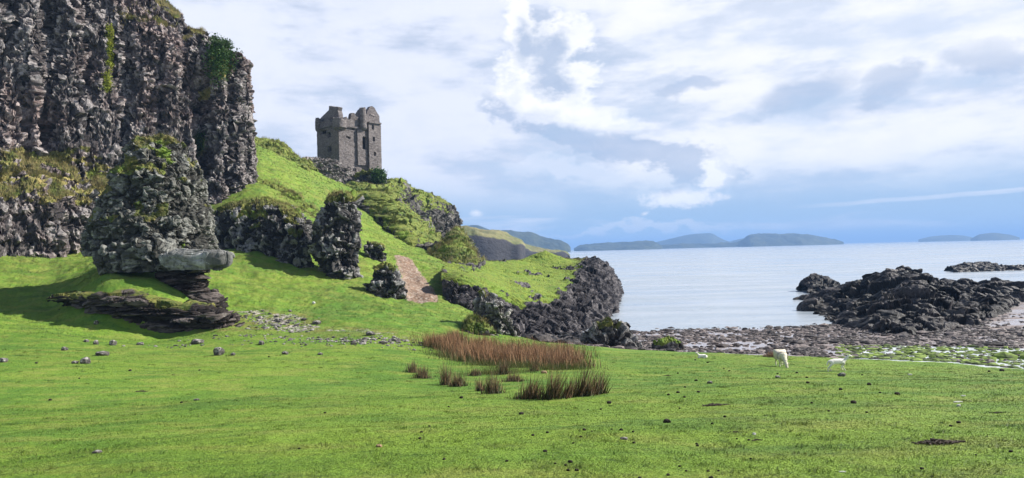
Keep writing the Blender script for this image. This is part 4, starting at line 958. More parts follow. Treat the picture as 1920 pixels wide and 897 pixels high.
# outer wall in front of the tower
bw = empty('ruined_wall', at(610, 330, 119), 'rough ruined outer wall on the slope in front of the castle', 'wall')
wpts = [(562, 300, 117), (575, 299, 118), (600, 300, 118.5), (618, 303, 119), (632, 306, 119.5), (645, 316, 120), (664, 318, 122)]
bot = [(562, 325), (575, 330), (600, 352), (618, 360), (632, 366), (645, 370), (668, 372)]
Tp = np.array([at(a, b, c) for a, b, c in wpts]); Bt = np.array([at(px, py, w[2]-.6) for (px, py), w in zip(bot, wpts)])
G = loft([Bt, Bt*.5+Tp*.5, Tp, Tp+np.array([0, 1.2, .0]), Tp+np.array([0, 1.4, -7])], 240, 110)
N = grid_normals(G)
if N[30, 100, 1] > 0: N = -N
G, cid, cav = rock_displace(G, N, .4, .16, .25, 1.6, (1, 1, 1.6), 71)
finish_rock('masonry', G, False, M_castle2, np.clip(veg_of(G, False, -.2, 1, 3, .6), 0, .6)*0.7, cid, cav, None, parent=bw, flat=True)
# ivy clad rock under the right corner of the tower
o_, GR, VR = body('castle_rock', [(326, 676, 712), (334, 668, 718), (345, 662, 722), (360, 660, 726)], 121.5, M_rock, 'squat dark rock carrying the right corner of the castle', 'rock', nu=180, nv=80, depth=.6, size=.8, amp=.4, big=.5, bigL=2, bias=.2, seed=72, k=1.0, exp_=3.5)
gx2, gy2 = pyr(GR.reshape(-1, 3)); w_ = np.exp(-(((gx2-711)/9)**2+((gy2-337)/13)**2)); w_ = np.where(w_ > .3, w_, 0)*(GR.reshape(-1, 3)[:, 1] < 122.5)
tag(leaves_on(GR, w_, 3500, .45, M_ivy, 'ivy_bush', None, 34, .35), 'dense dark ivy under the right corner of the castle', 'bush')
def twig_bush(px, py, d, h, name, label, seed, nb=16, leafm=None, nl=0):
    r = random.Random(seed); base = at(px, py, d); cu = bpy.data.curves.new('branches', 'CURVE'); cu.dimensions = '3D'; cu.bevel_depth = .018*h; cu.bevel_resolution = 1
    tips = []
    def br(p, dr, l, lev):
        pts = [p]; 
        for i in range(4): dr = (dr+Vector((r.uniform(-.25, .25), r.uniform(-.25, .25), r.uniform(-.1, .2)))).normalized(); pts.append(pts[-1]+dr*l/4)
        s = cu.splines.new('POLY'); s.points.add(4)
        for q, pt in zip(s.points, pts): q.co = (*pt, 1); 
        for i, q in enumerate(s.points): q.radius = (1-.2*i)*(.6**lev)
        tips.extend(pts[2:])
        if lev < 2:
            for k_ in range(3): br(pts[2+k_ % 3], (dr+Vector((r.uniform(-1, 1), r.uniform(-1, 1), r.uniform(-.1, .6)))*.8).normalized(), l*.55, lev+1)
    for i in range(nb): br(Vector((0, 0, 0)), Vector((r.uniform(-.8, .8), r.uniform(-.8, .8), 1)).normalized(), h*r.uniform(.5, .8), 0)
    t = empty(name, base, label, 'shrub'); tmp = bpy.data.objects.new('branches', cu); COL.objects.link(tmp)
    dg = bpy.context.evaluated_depsgraph_get(); me = bpy.data.meshes.new_from_object(tmp.evaluated_get(dg)); bpy.data.objects.remove(tmp)
    ob = bpy.data.objects.new('branches', me); COL.objects.link(ob); me.materials.clear(); me.materials.append(M_twig); ob.parent = t
    if nl:
        Q = np.array([tips[r.randrange(len(tips))] for _ in range(nl)])+np.random.default_rng(seed).normal(size=(nl, 3))*.08*h
        V, F_, a_ = leaves(Q, .09*h, seed); lo = new_mesh('foliage', V, F_, leafm, attrs=a_); lo.parent = t
twig_bush(719.5, 338, 122, 1.8, 'bare_shrub', 'small pale bare shrub right of the castle foot', 5, 9)
twig_bush(797, 372, 131, 1.1, 'bare_shrub', 'tiny shrub on the crest of the right crag', 6, 7)
twig_bush(418, 98, 74, 1.5, 'young_tree', 'bright green sapling sprouting on the skyline of the cliff', 7, 8, M_ivy, 1400)
twig_bush(278, 300, 40.2, 1.0, 'dead_branch', 'pale dead twiggy plant near the top of the rock stack', 8, 2)

# ------------------------------------------------------------------ turf blades on the meadow near the camera
NB = 520000
pyq = rng.uniform(655, 925, NB*2); pxq = rng.uniform(-90, 2010, NB*2)
dd_ = np.linspace(3.4, 45, 400); xx_ = dd_*0; zz_ = ground_base(xx_, dd_)-CAM[2]; pyd = 471-zz_/dd_*1300
dq = np.interp(-pyq, -pyd, dd_)*np.exp(rng.normal(size=NB*2)*.02)
xq = (pxq-960)/1300*dq
ok = (dq < edge_d(pxq, xq, dq)-.2); xq, dq, pxq = xq[ok][:NB], dq[ok][:NB], pxq[ok][:NB]
gr_ = np.stack([xq, dq, ground(xq, dq)], 1)
hh = (0.006+0.011*np.clip(fbm(gr_*1.3, 3, 5)+.45, 0, 1))*(0.8+dq*.04)*(.45+.55*smooth(dq, 3.5, 13))*rng.uniform(.6, 1.4, len(dq))
ci = rng.integers(0, len(gr_), 1500); cc_ = gr_[ci]; cw = fbm(cc_*.45, 3, 401) > rng.uniform(-.25, .3, len(cc_)); cc_ = cc_[cw]
cp = np.repeat(cc_, 26, 0)+np.clip(rng.normal(size=(len(cc_)*26, 3)), -2, 2)*np.array([.07, .05, 0])*rng.uniform(.5, 1.6, (len(cc_), 1)).repeat(26, 0); cp[:, 2] = ground(cp[:, 0], cp[:, 1])
gr_ = np.vstack([gr_, cp]); hh = np.concatenate([hh, rng.uniform(.02, .06, len(cp))*(.8+cp[:, 1]*.02)]); dq = np.concatenate([dq, cp[:, 1]])
V, F_, A_ = blades(gr_, hh, .003+dq*.0008, 1.8, 9, lay=np.array([.35, -.1, 0]))
tag(new_mesh('grass', V, F_, M_blade, attrs=A_), 'short cropped bright green grass of the meadow', 'grass', kind='stuff')

vv = np.where((GV[:, 1] > 33) & (GV[:, 1] < 125) & (gpx > -40) & (gpx < 1120) & ~beach_m & ~path_m)[0]
vv = rng.choice(vv, 170000); Hq = GV[vv]+rng.normal(size=(len(vv), 3))*np.array([.12, .2, 0])
tn_ = fbm(Hq*np.array([.5, .9, 1.5]), 4, 301); keep = tn_ > rng.uniform(-.5, .35, len(vv)); Hq = Hq[keep]; Hq[:, 2] = ground(Hq[:, 0], Hq[:, 1])-.01
V, F_, A_ = blades(Hq, (.02+Hq[:, 1]*.0012)*rng.uniform(.5, 1.5, len(Hq)), Hq[:, 1]*.0011, 1.2, 19, lay=np.array([.2, -.1, 0]))
tag(new_mesh('hill_grass', V, F_, M_blade, attrs=A_), 'rougher tussocky grass covering the slope below the castle', 'grass', kind='stuff')

# ------------------------------------------------------------------ rushes
def rush(name, pts, label, m, h, count, cat='rushes', group=None, kind=None, seed=0, w=.012, lean=.35, lay=None):
    """pts = (px, py of the foot, radius x, radius y in metres)"""
    r = np.random.default_rng(seed); Q = []
    for px, py, rx, ry in pts:
        d = float(np.interp(-py, -pyd, dd_)); d = gdist(px, py); x0 = (px-960)/1300*d; k_ = int(count/len(pts))
        a = r.standard_t(6, size=(k_, 2))*.46; a = np.clip(a, -1.6, 1.6); Q.append(np.stack([x0+a[:, 0]*rx, d+a[:, 1]*ry], 1))
    Q = np.vstack(Q); P = np.stack([Q[:, 0], Q[:, 1], ground(Q[:, 0], Q[:, 1])-.03], 1); org = P.mean(0)
    hv = h*r.uniform(.35, 1.25, len(P))**1.1; q1 = (len(pts) == 1); rr_ = np.hypot((Q[:, 0]-Q[:, 0].mean())/(pts[0][2]*.5), (Q[:, 1]-Q[:, 1].mean())/(pts[0][3]*.5)) if q1 else np.zeros(len(P)); hv = hv*np.exp(-.16*rr_**2)
    
    if kind == 'stuff' or len(pts) > 3: hv = hv*(0.85+.5*fbm(P*.9, 2, 3))
    V, F1, A1 = blades(P, hv, w, lean, seed, lay=np.array([-.05, 0, 0]) if lay is None else lay)
    return tag(new_mesh(name, V, F1, m, attrs=A1, origin=org), label, cat, group, kind)
def gdist(px, py):
    lo = np.linspace(4, 60, 900); t = (px-CX)/FPX; P = np.stack([lo*t, lo, ground_base(lo*t, lo)], 1)
    # include roll/pitch exactly
    q = P-CAM; yy = CY-FPX*(q@up)/(q@fw); i = np.argmax(yy < py); return float(lo[max(i, 1)])
rush('rush_bed', [(815, 650, .7, .6), (835, 655, .8, .7), (862, 664, .9, .8), (885, 672, .9, .9), (910, 676, .9, .9), (935, 678, .9, .9), (960, 680, .9, 1), (985, 682, 1, 1), (1010, 682, 1, 1.), (1035, 686, .9, 1.), (1062, 688, .7, .9), (1000, 665, 1, 1.2), (850, 645, .6, .5), (900, 655, .9, .8), (950, 662, 1, .8), (1050, 670, .9, .9)],
     'long dense bed of russet brown rushes behind the dark clumps', M_rush, .74, 18000, 'rushes', kind='stuff', seed=1, w=.020, lean=.5)
rush('rush_bed', [(838, 668, 1., .5), (872, 676, 1, .5), (905, 684, 1., .5), (960, 690, 1, .5), (1040, 694, 1.1, .4), (930, 702, 1.3, .6)],
     'thin greenish rush growth along the foot of the brown bed', leafmat('green_rush', (.04, .07, .015), (.16, .15, .05), (.07, .12, .02)), .34, 7000, 'rushes', kind='stuff', seed=2, w=.012, lean=.6)
clumps = [((772, 694), (768, 700, .35, .3), .5, 'leftmost dark rush clump of the front row'), ((785, 708), (786, 712, .42, .3), .48, 'dark rush clump just right of the leftmost one'),
          ((832, 722), (829, 722, .26, .22), .75, 'tall upright brown topped rush clump left of the gap'), ((850, 724), (853, 724, .4, .25), .5, 'low spiky rush clump touching the tall brown topped one'),
          ((915, 735), (916, 737, .38, .22), .58, 'spiky rush clump at the middle of the front row'), ((893, 730), (894, 732, .2, .18), .42, 'small thin rush clump left of the middle clump'),
          ((938, 700), (938, 704, .32, .3), .62, 'rush clump standing close before the brown bed'), ((990, 697), (993, 698, .3, .25), .5, 'short rush clump at the right foot of the brown bed'),
          ((985, 745), (985, 748, .5, .22), .60, 'dark rush clump left of the two leaning ones'), ((1026, 746), (1026, 749, .36, .22), .85, 'tall dark leaning rush clump in the front row'),
          ((1058, 742), (1055, 746, .25, .2), .62, 'narrow rush clump between two tall leaning ones'), ((1083, 740), (1082, 743, .36, .25), .92, 'tallest leaning rush clump near the right end'),
          ((1112, 735), (1110, 739, .35, .25), .72, 'rightmost rush clump leaning right in the front row'), ((950, 715), (958, 716, .55, .35), .32, 'low ragged rush clump behind the middle of the front row'), ((885, 705), (885, 706, .4, .3), .3, 'faint low rush clump behind the tall brown topped one')]
for i, (_, q, h_, lab) in enumerate(clumps):
    rush('rush_clump', [(q[0], q[1], q[2]*.6, q[3]*.8)], lab, M_rushg, h_*(.80 if q[0] > 970 else .95), int(340*q[2]/.35), 'rushes', 'rush clumps in front of the brown bed', seed=20+i, w=.016, lean=.5, lay=np.array([.3 if q[0] > 970 else .0, 0, 0]))
rush('rush_clump', [(1440, 670, .45, .3)], 'small brown rush clump behind the grazing ewe', M_rush, .30, 900, 'rushes', seed=60, w=.016, lean=.6)

# ------------------------------------------------------------------ sheep
def skin(name, J, B, m, parent=None, sub=2, noise_=0.0):
    me = bpy.data.meshes.new(name); me.from_pydata([j[:3] for j in J], B, []); o = bpy.data.objects.new(name, me); COL.objects.link(o)
    s = o.modifiers.new('skin', 'SKIN'); s.use_smooth_shade = True
    for i, j in enumerate(J): 
        r = j[3]; me.skin_vertices[0].data[i].radius = (r, r if len(j) < 5 else j[4])
    me.skin_vertices[0].data[0].use_root = True
    ss_ = o.modifiers.new('sub', 'SUBSURF'); ss_.levels = sub; ss_.render_levels = sub
    dg = bpy.context.evaluated_depsgraph_get(); nm = bpy.data.meshes.new_from_object(o.evaluated_get(dg)); nm.name = name
    bpy.data.objects.remove(o); o = bpy.data.objects.new(name, nm); COL.objects.link(o); nm.materials.clear(); nm.materials.append(m)
    if noise_:
        V = np.empty(len(nm.vertices)*3); nm.vertices.foreach_get('co', V); V = V.reshape(-1, 3); Nn = np.empty(len(V)*3); nm.vertices.foreach_get('normal', Nn); Nn = Nn.reshape(-1, 3)
        V = V+Nn*(fbm(V*14, 3, 3)*noise_)[:, None]; nm.vertices.foreach_set('co', V.ravel()); nm.update()
    if parent: o.parent = parent
    return o
def sheep(px, py, pose, s, rot, label, m, fat=1.0):
    """+x is the animal's front; origin on the ground between the feet"""
    d = gdist(px, py); x = (px-960)/1300*d; z = float(ground(x, d)[0])
    t = empty('sheep', (x, d, z), label, 'sheep', None); t.rotation_euler = (0, 0, rot); t.scale = (s*1.08, s*1.08, s*.92)
    f = fat
    if pose == 'lie':
        J = [(0, 0, .20, .17*f, .17), (-.22, 0, .19, .19*f, .17), (-.38, 0, .16, .10), (.2, 0, .21, .15*f, .15), (.33, 0, .30, .09), (.40, 0, .44, .065), (.46, 0, .52, .07), (.58, 0, .49, .045), (.63, 0, .475, .03)]
        B = [(0, 1), (1, 2), (0, 3), (3, 4), (4, 5), (5, 6), (6, 7), (7, 8)]
        for sgn in (1, -1):
            k_ = len(J); J += [(.24, .12*sgn, .12, .06), (.40, .13*sgn, .06, .04), (.26, .14*sgn, .04, .03)]; B += [(3, k_), (k_, k_+1), (k_+1, k_+2)]
            k_ = len(J); J += [(-.22, .18*sgn, .12, .08), (-.02, .2*sgn, .06, .045), (-.16, .21*sgn, .035, .03)]; B += [(1, k_), (k_, k_+1), (k_+1, k_+2)]
        hd = Vector((.46, 0, .52)); fd = Vector((1, 0, -.25))
    else:
        bz = .58
        J = [(0, 0, bz, .20*f, .205*f), (-.25, 0, bz+.01, .21*f, .20*f), (-.42, 0, bz-.01, .13*f), (.22, 0, bz, .17*f, .19*f), (.36, 0, bz+.03, .12*f, .14*f)]
        B = [(0, 1), (1, 2), (0, 3), (3, 4)]
        if pose == 'graze': neck = [(.50, .02, .46, .10), (.60, .04, .30, .075), (.66, .05, .19, .068), (.70, .06, .09, .045), (.715, .06, .045, .03)]; hd = Vector((.63, .04, .25)); fd = Vector((.3, 0, -1))
        else: neck = [(.48, 0, .72, .085), (.56, 0, .83, .065), (.62, 0, .89, .07), (.75, 0, .85, .045), (.80, 0, .835, .03)]; hd = Vector((.60, 0, .90)); fd = Vector((1, 0, -.25))
        k_ = len(J); J += neck; B += [(4, k_)]+[(k_+i, k_+i+1) for i in range(4)]
        if pose == 'walk': legs = [(.30, .10, [(.28, .34), (.36, .20), (.45, .02)]), (.28, -.10, [(.24, .34), (.14, .22), (.20, .10)]), (-.34, .11, [(-.26, .36), (-.36, .22), (-.30, .02)]), (-.32, -.11, [(-.40, .36), (-.54, .24), (-.56, .02)])]
        else: legs = [(.30, .12, [(.31, .34), (.32, .18), (.32, .02)]), (.28, -.12, [(.27, .34), (.26, .18), (.27, .02)]), (-.34, .13, [(-.30, .36), (-.39, .22), (-.36, .02)]), (-.32, -.13, [(-.28, .36), (-.36, .22), (-.33, .02)])]
        for lx, ly, pts in legs:
            k_ = len(J); par = 3 if lx > 0 else 1
            J += [(lx, ly, .46, .085*f), (pts[0][0], ly, pts[0][1], .045 if lx > 0 else .06), (pts[1][0], ly, pts[1][1], .028), (pts[2][0], ly, pts[2][1], .026), (pts[2][0]+.045, ly, pts[2][1]-.005, .024)]
            B += [(par, k_), (k_, k_+1), (k_+1, k_+2), (k_+2, k_+3), (k_+3, k_+4)]
        k_ = len(J); J += [(-.50, 0, bz-.06, .035), (-.54, 0, bz-.22, .03)]; B += [(2, k_), (k_, k_+1)]
    b = skin('body', J, B, m, t, 2, .035)
    for sgn in (1, -1):
        c = hd+Vector((-.01, .05*sgn, .03)); sd_ = Vector((-.3, sgn, .15)).normalized()
        bm = bmesh.new(); bmesh.ops.create_icosphere(bm, subdivisions=2, radius=1)
        for v in bm.verts: v.co = c+sd_*(v.co.x*.06+.05)+Vector((0, 0, v.co.z*.028))+fd*(v.co.y*.015)
        me = bpy.data.meshes.new('ear'); bm.to_mesh(me); bm.free(); me.materials.append(m); e = bpy.data.objects.new('ear', me); COL.objects.link(e); e.parent = t
        bm = bmesh.new(); bmesh.ops.create_icosphere(bm, subdivisions=1, radius=.011); me = bpy.data.meshes.new('eye'); bm.to_mesh(me); bm.free(); me.materials.append(M_dung)
        e = bpy.data.objects.new('eye', me); COL.objects.link(e); e.parent = t; e.location = hd+fd.normalized()*.05+Vector((0, .055*sgn, .0))
    return t
sheep(1457, 688, 'graze', .80, R(-96), 'large cream woolled ewe grazing with its head down near the shore', M_wool, 1.3)
sheep(1562, 697, 'walk', .63, R(4), 'white lamb walking to the right across the meadow', M_lamb, .78)
sheep(1311, 673, 'lie', .5, R(172), 'small white lamb lying on the grass with its head up', M_lamb, .9)

# ------------------------------------------------------------------ stones, droppings and litter
def ico(sub=2):
    bm = bmesh.new(); bmesh.ops.create_icosphere(bm, subdivisions=sub, radius=1); V = np.array([v.co[:] for v in bm.verts]); F_ = np.array([[v.index for v in f.verts] for f in bm.faces]); bm.free(); return V, F_
ICO3, ICO2, ICO1 = ico(3), ico(2), ico(1)
def stone(px, py, w_px, h_px, name, label, m, seed, cat, group=None, sink=.25, depth=.8, rough=.42, sub=ICO3):
    d = gdist(px, py); x = (px-960)/1300*d; z = float(ground(x, d)[0]); k_ = d/1300*(.85 if cat == 'stone' else 1)
    V = sub[0].copy(); F_ = sub[1]
    c1, c2, cid = cells(V*1.3+seed*3.7, seed); V = V*(1+rough*(fbm(V*.9+seed*5.1, 3, seed)*1.6+(cid-.5)*.5))[:, None]
    V = np.sign(V)*np.abs(V)**.9
    V *= np.array([w_px*.5*k_, w_px*.5*k_*depth, h_px*.62*k_]); V[:, 2] += h_px*.5*k_*(1-sink)
    a = (seed*.7) % 3; 
    o = new_mesh(name, V, F_, m, smoothf=False, attrs={'veg': V[:, 0]*0, 'cell': cells(V/ (w_px*k_)*3, 3)[2], 'cav': V[:, 0]*0})
    o.location = (x, d, z); return tag(o, label, cat, group)
st_ = [(157, 682, 22, 14, 'grey pointed stone at the left of the meadow'), (137, 682, 14, 6, 'flat dark stone beside the grey pointed stone'), (188, 666, 26, 10, 'broad pale flat stone on the left meadow'), (118, 656, 13, 8, 'small grey stone left of the broad pale flat stone'),
       (177, 647, 12, 9, 'small dark stone up the slope from the broad flat stone'), (209, 649, 15, 12, 'squarish brown stone near the foot of the dark ledge'), (178, 610, 10, 8, 'small white stone in the shade of the bank'), (4, 680, 16, 10, 'rounded pale stone at the left edge of the meadow'), (159, 643, 10, 6, 'pale pebble between two dark stones on the left'),
       (260, 650, 14, 7, 'low brown stone before the dark ledge'), (366, 646, 26, 10, 'mossy brown stone at the right foot of the ledge'), (406, 667, 22, 18, 'upright whitish stone on the meadow under the ledge'), (433, 668, 10, 6, 'small white stone right of the upright whitish stone'), (486, 648, 12, 9, 'small round grey stone below the scree'),
       (530, 665, 14, 7, 'flat pale stone on the grass below the scree'), (596, 664, 10, 5, 'little flat stone left of the worn patch'), (591, 607, 19, 8, 'dark angular stone on the slope under the black outcrop'), (690, 630, 20, 9, 'smooth pinkish stone above the worn patch'), (541, 584, 8, 5, 'small bluish stone high on the slope'), (586, 571, 7, 5, 'white pebble on the slope'),
       (1456, 685, 1, 1, None), (1570, 708, 16, 8, 'dark weathered stone just below the walking lamb'), (1450, 708, 12, 5, 'low brown stone below the grazing ewe'), (1323, 720, 11, 6, 'small rounded grey stone on the open meadow'), (1241, 794, 15, 9, 'dark brown lump of stone standing alone on the meadow'), (1780, 561, 1, 1, None),
       (1786, 763, 8, 5, 'white pebble below the white driftwood'), (177, 850, 20, 6, 'flat tan stone on the near left turf'), (363, 753, 12, 4, 'thin pale flat stone on the left turf'), (1403, 815, 8, 4, 'white pebble beside the dark clods'), (1160, 825, 18, 5, 'flat brown clod on the near turf'), (715, 645, 18, 6, 'flat stone in the worn patch'), (735, 641, 12, 6, 'pale stone at the right end of the worn patch'), (1480, 797, 9, 4, None)]
for i, (px, py, w_, h_, lab) in enumerate(st_):
    if lab: stone(px, py, w_, h_, 'stone', lab, M_dung if 'dark brown lump' in lab else (M_white if 'white pebble' in lab else M_stone), 100+i, 'stone', 'stones scattered on the turf')
tan = [(702, 843, 12, 5), (1005, 752, 10, 4), (877, 770, 10, 3), (948, 751, 10, 4), (1014, 703, 11, 5), (1182, 853, 6, 3), (1290, 890, 12, 4)]
for i, (px, py, w_, h_) in enumerate(tan[:5:4]+tan[:1]*0):
    stone(px, py, w_, h_, 'dry_clod', ['orange tan clod of dry earth on the near turf', 'small orange clod between the rush bed and the leaning clumps'][i], M_tan, 150+i, 'clod')
white = [(1795, 740, 10, 'white driftwood stick nearer the shore on the right turf'), (1785, 754, 18, 'longer white driftwood stick on the right meadow'), (1697, 703, 9, 'short white stick near the algae shore'), (1914, 735, 8, 'white stick at the right edge'), (1565, 877, 14, 'thin grey stick on the near turf')]
for i, (px, py, w_, lab) in enumerate(white):
    stone(px, py, w_, 2.2, 'driftwood_stick', lab, M_white, 160+i, 'driftwood', depth=.25, rough=.15, sub=ICO2, sink=.1)
dr = [(65, 681, 5), (90, 752, 6), (145, 711, 4), (240, 696, 6), (370, 697, 4), (335, 757, 5), (553, 846, 5), (603, 778, 5), (858, 749, 7), (797, 806, 6), (782, 817, 6), (779, 827, 7), (969, 777, 9), (834, 765, 4), (990, 820, 6), (1012, 850, 8), (1017, 816, 6), (1058, 866, 9), (1050, 872, 7), (1054, 880, 7), (1070, 881, 8), (1086, 809, 7), (1079, 823, 6), (1065, 834, 5),
      (1155, 808, 7), (1177, 811, 5), (1178, 832, 6), (1118, 767, 5), (1134, 757, 9), (1094, 767, 3), (1245, 742, 6), (1263, 738, 7), (1276, 727, 5), (1297, 716, 6), (1240, 883, 7), (1274, 878, 5), (1296, 835, 6), (1320, 891, 9), (1264, 700, 4), (1349, 783, 6), (1370, 822, 4), (1392, 822, 5), (1395, 858, 5), (1295, 832, 5), (1315, 880, 6), (1334, 878, 5),
      (1486, 700, 5), (1504, 710, 5), (1506, 719, 7), (1567, 733, 7), (1620, 723, 8), (1640, 739, 5), (1672, 741, 10), (1543, 774, 5), (1614, 778, 5), (1590, 758, 11), (1770, 798, 6), (1785, 792, 8), (1880, 849, 7), (1713, 871, 7), (1815, 855, 4), (1869, 696, 9), (1845, 697, 5), (1732, 887, 4), (1608, 706, 4), (1512, 757, 5), (1475, 684, 1), (1320, 682, 4), (1350, 692, 3), (1297, 677, 4), (1450, 702, 4), (1360, 696, 4), (1262, 870, 5), (1137, 808, 4),
      (1100, 812, 4), (1030, 868, 5), (500, 671, 4), (823, 869, 6), (940, 869, 6), (1187, 892, 8), (1443, 893, 5), (1325, 797, 5), (1275, 745, 5), (1301, 737, 6), (1265, 765, 4)]
for i, (px, py, w_) in enumerate(dr):
    if w_ > 1: stone(px, py, w_*1.0, w_*.55, 'sheep_dropping', 'small dark sheep dropping lying on the short turf', M_dung, 200+i, 'dropping', 'sheep droppings on the turf', rough=.4, sub=ICO2)
def debris(px, py, w_px, h_px, n_, lab, m, seed, name='seaweed_heap'):
    d = gdist(px, py); k_ = d/1300; r = np.random.default_rng(seed); x0 = (px-960)/1300*d
    x = x0+r.normal(size=n_)*w_px*.24*k_; y = d+r.normal(size=n_)*w_px*.10*k_; z = ground(x, y)
    a = r.normal(size=(n_, 3))*np.array([1, .5, .12]); a /= np.linalg.norm(a, axis=1)[:, None]; L = w_px*k_*.11*r.uniform(.5, 1.4, n_); ww = L*.16
    P0 = np.stack([x, y, z+.01+np.abs(r.normal(size=n_))*h_px*k_*.22*np.exp(-((x-x0)/(w_px*.3*k_))**2)], 1)
    s = np.cross(a, [0, 0, 1.0]); s /= np.linalg.norm(s, axis=1)[:, None]; u_ = np.array([0, 0, 1.0])
    V = np.empty((n_, 8, 3))
    for i, (p, q, t) in enumerate([(-1, -1, -1), (1, -1, -1), (1, 1, -1), (-1, 1, -1), (-1, -1, 1), (1, -1, 1), (1, 1, 1), (-1, 1, 1)]): V[:, i] = P0+a*(p*L/2)[:, None]+s*(q*ww/2)[:, None]+u_*(t*ww[:, None]/2)
    f = np.array([[0, 3, 2, 1], [4, 5, 6, 7], [0, 1, 5, 4], [1, 2, 6, 5], [2, 3, 7, 6], [3, 0, 4, 7]]); F_ = (np.arange(n_)[:, None, None]*8+f[None]).reshape(-1, 4)
    return tag(new_mesh(name, V.reshape(-1, 3), F_, m, origin=(x0, d, float(z.mean()))), lab, 'seaweed', 'dried seaweed heaps on the turf')
M_weed = solid('dry_seaweed', (.03, .022, .018), (.13, .10, .08), 20)
debris(1745, 832, 70, 12, 420, 'largest dark heap of dried seaweed on the right turf', M_weed, 1)
debris(1331, 760, 44, 5, 160, 'long thin strand of dark dried seaweed on the meadow', M_weed, 2)
debris(1369, 812, 22, 4, 70, 'small dark seaweed heap beside the white pebble', M_weed, 3)
debris(1407, 824, 22, 4, 70, 'small dark seaweed heap right of the white pebble', M_weed, 4)
debris(1860, 774, 30, 3, 70, 'faint dark seaweed strand near the right edge', M_weed, 5)
debris(260, 736, 24, 4, 90, 'dark patch of dried seaweed on the left turf', M_weed, 6)
debris(1245, 703, 18, 4, 60, 'greyish seaweed tangle at the middle of the meadow', M_weed, 7)

# loose stones of the scree and of the worn patch; shingle on the beach (nobody could count them)
def scatter_stones(name, X, Y, S, label, m, seed, base=ICO1, squash=.55, kind='stuff', sinkf=.2):
    r = np.random.default_rng(seed); n_ = len(X); V0, F0 = base; Zg_ = ground(X, Y)
    V = np.repeat(V0[None], n_, 0); V = V*(1+r.normal(size=(n_, len(V0), 1))*.16)
    a = r.uniform(0, 2*np.pi, n_); sc_ = np.stack([S*r.uniform(.8, 1.5, n_), S*r.uniform(.6, 1.1, n_), S*squash*r.uniform(.6, 1.3, n_)], 1)
    V = V*sc_[:, None]; x = V[..., 0]*np.cos(a)[:, None]-V[..., 1]*np.sin(a)[:, None]; y = V[..., 0]*np.sin(a)[:, None]+V[..., 1]*np.cos(a)[:, None]
    V = np.stack([x+X[:, None], y+Y[:, None], V[..., 2]+(Zg_+S*squash*(.5-sinkf))[:, None]], -1)
    F_ = (np.arange(n_)[:, None, None]*len(V0)+F0[None]).reshape(-1, 3); cr = np.repeat(r.random(n_), len(V0))
    return tag(new_mesh(name, V.reshape(-1, 3), F_, m, attrs={'cell': cr, 'veg': cr*0, 'cav': cr*0}), label, 'stones', kind=kind)
XS, YS, SS = [], [], []
for px, py, rx, ry, c in ((515, 607, 1.0, .8, 260), (480, 598, .8, .5, 110), (545, 615, .9, .6, 120), (640, 638, 1.6, .7, 170), (700, 642, 1.8, .7, 260), (742, 641, .7, .5, 90), (560, 640, 1.6, .6, 70), (445, 634, 1.5, .4, 60), (330, 652, 2.0, .4, 40)):
    d = gdist(px, py); c = int(c*.6); XS.append((px-960)/1300*d+rng.normal(size=c)*rx*.8); YS.append(d+rng.normal(size=c)*ry); SS.append(rng.gamma(2.2, .02, c)+.015)
scatter_stones('scree', np.concatenate(XS), np.concatenate(YS), np.concatenate(SS), 'pale loose scree stones on the slope and worn patch', M_stone, 3)
nb = 14000
pxb = rng.uniform(1050, 2000, nb*2); eb = np.interp(pxb, EDGE_PX, EDGE_D); db = eb+.3+rng.random(nb*2)**1.15*(60-eb)
xb = (pxb-960)/1300*db; dens = fbm(np.stack([xb*.28, db*.5, xb*0], 1), 4, 61)
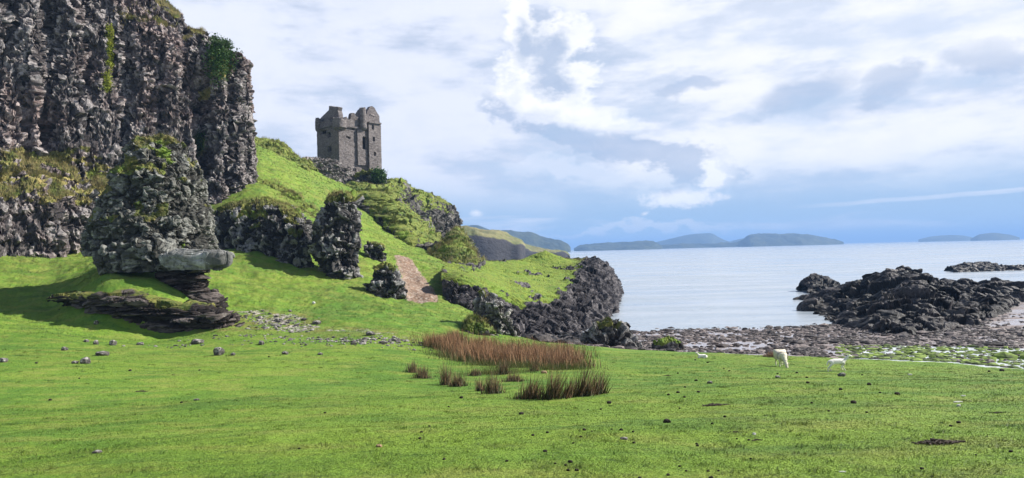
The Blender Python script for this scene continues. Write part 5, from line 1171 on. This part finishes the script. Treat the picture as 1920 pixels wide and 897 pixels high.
okb = (dens > rng.uniform(-.22, .34, nb*2)-.12*(pxb > 1480)+.16*np.exp(-((pxb-1340)/120.)**2)*(db-eb < 11)) & ((pxb < 1540) | (db-eb > 9) | (rng.random(nb*2) < .07)) & ~((pxb > 1850) & (db > 48) & (rng.random(nb*2) < .8))
xb, db = xb[okb][:nb], db[okb][:nb]
M_shingle = rock_mat('shingle_stone', (.018, .014, .013), (.07, .055, .05), (.26, .215, .20), .15, 0, gscale=2, rough=.6)
scatter_stones('shingle', xb, db, rng.gamma(2.0, .042, len(xb))+.03, 'dark seaweed covered stones scattered over the wet beach', M_shingle, 4, squash=.42)
nA = 1000; pxb = rng.uniform(1560, 2000, nA); eb = np.interp(pxb, EDGE_PX, EDGE_D); db = eb+.2+rng.random(nA)*9; xb = (pxb-960)/1300*db
scatter_stones('algae_stones', xb, db, rng.gamma(2.2, .04, nA)+.04, 'bright green algae covered stones at the head of the beach', solid('algae', (.035, .05, .02), (.22, .31, .06), 1.5), 5, squash=.35)
# tumbled rocks at the foot of the headland
nr_ = 420; pxr = rng.uniform(985, 1150, nr_); drr = np.interp(pxr, [985, 1060, 1150], [47.5, 49, 52])+rng.normal(size=nr_)*2.6; xr_ = (pxr-960)/1300*drr
scatter_stones('tumbled_rocks', xr_, drr, np.minimum(rng.gamma(2.2, .11, nr_)+.1, .5), 'tumbled black rocks at the foot of the headland', M_sea_rock, 6, base=ICO2, squash=.7)

# ------------------------------------------------------------------ haze
def m_haze():
    m = bpy.data.materials.new('sea_haze'); m.use_nodes = True; nt = m.node_tree; nt.nodes.clear(); o = nt.nodes.new('ShaderNodeOutputMaterial'); v = nt.nodes.new('ShaderNodeVolumePrincipled')
    v.inputs['Color'].default_value = (.32, .56, 1, 1); v.inputs['Density'].default_value = 0.00025; v.inputs['Anisotropy'].default_value = 0.0
    nt.links.new(v.outputs[0], o.inputs['Volume']); return m
bm = bmesh.new(); bmesh.ops.create_cube(bm, size=1)
for v in bm.verts: v.co = Vector((v.co.x*200000, v.co.y*200000, v.co.z*145+58.5))
me = bpy.data.meshes.new('haze'); bm.to_mesh(me); bm.free(); me.materials.append(m_haze())
hz = bpy.data.objects.new('haze', me); COL.objects.link(hz); tag(hz, 'thin blue sea haze over the far water and hills', kind='stuff')
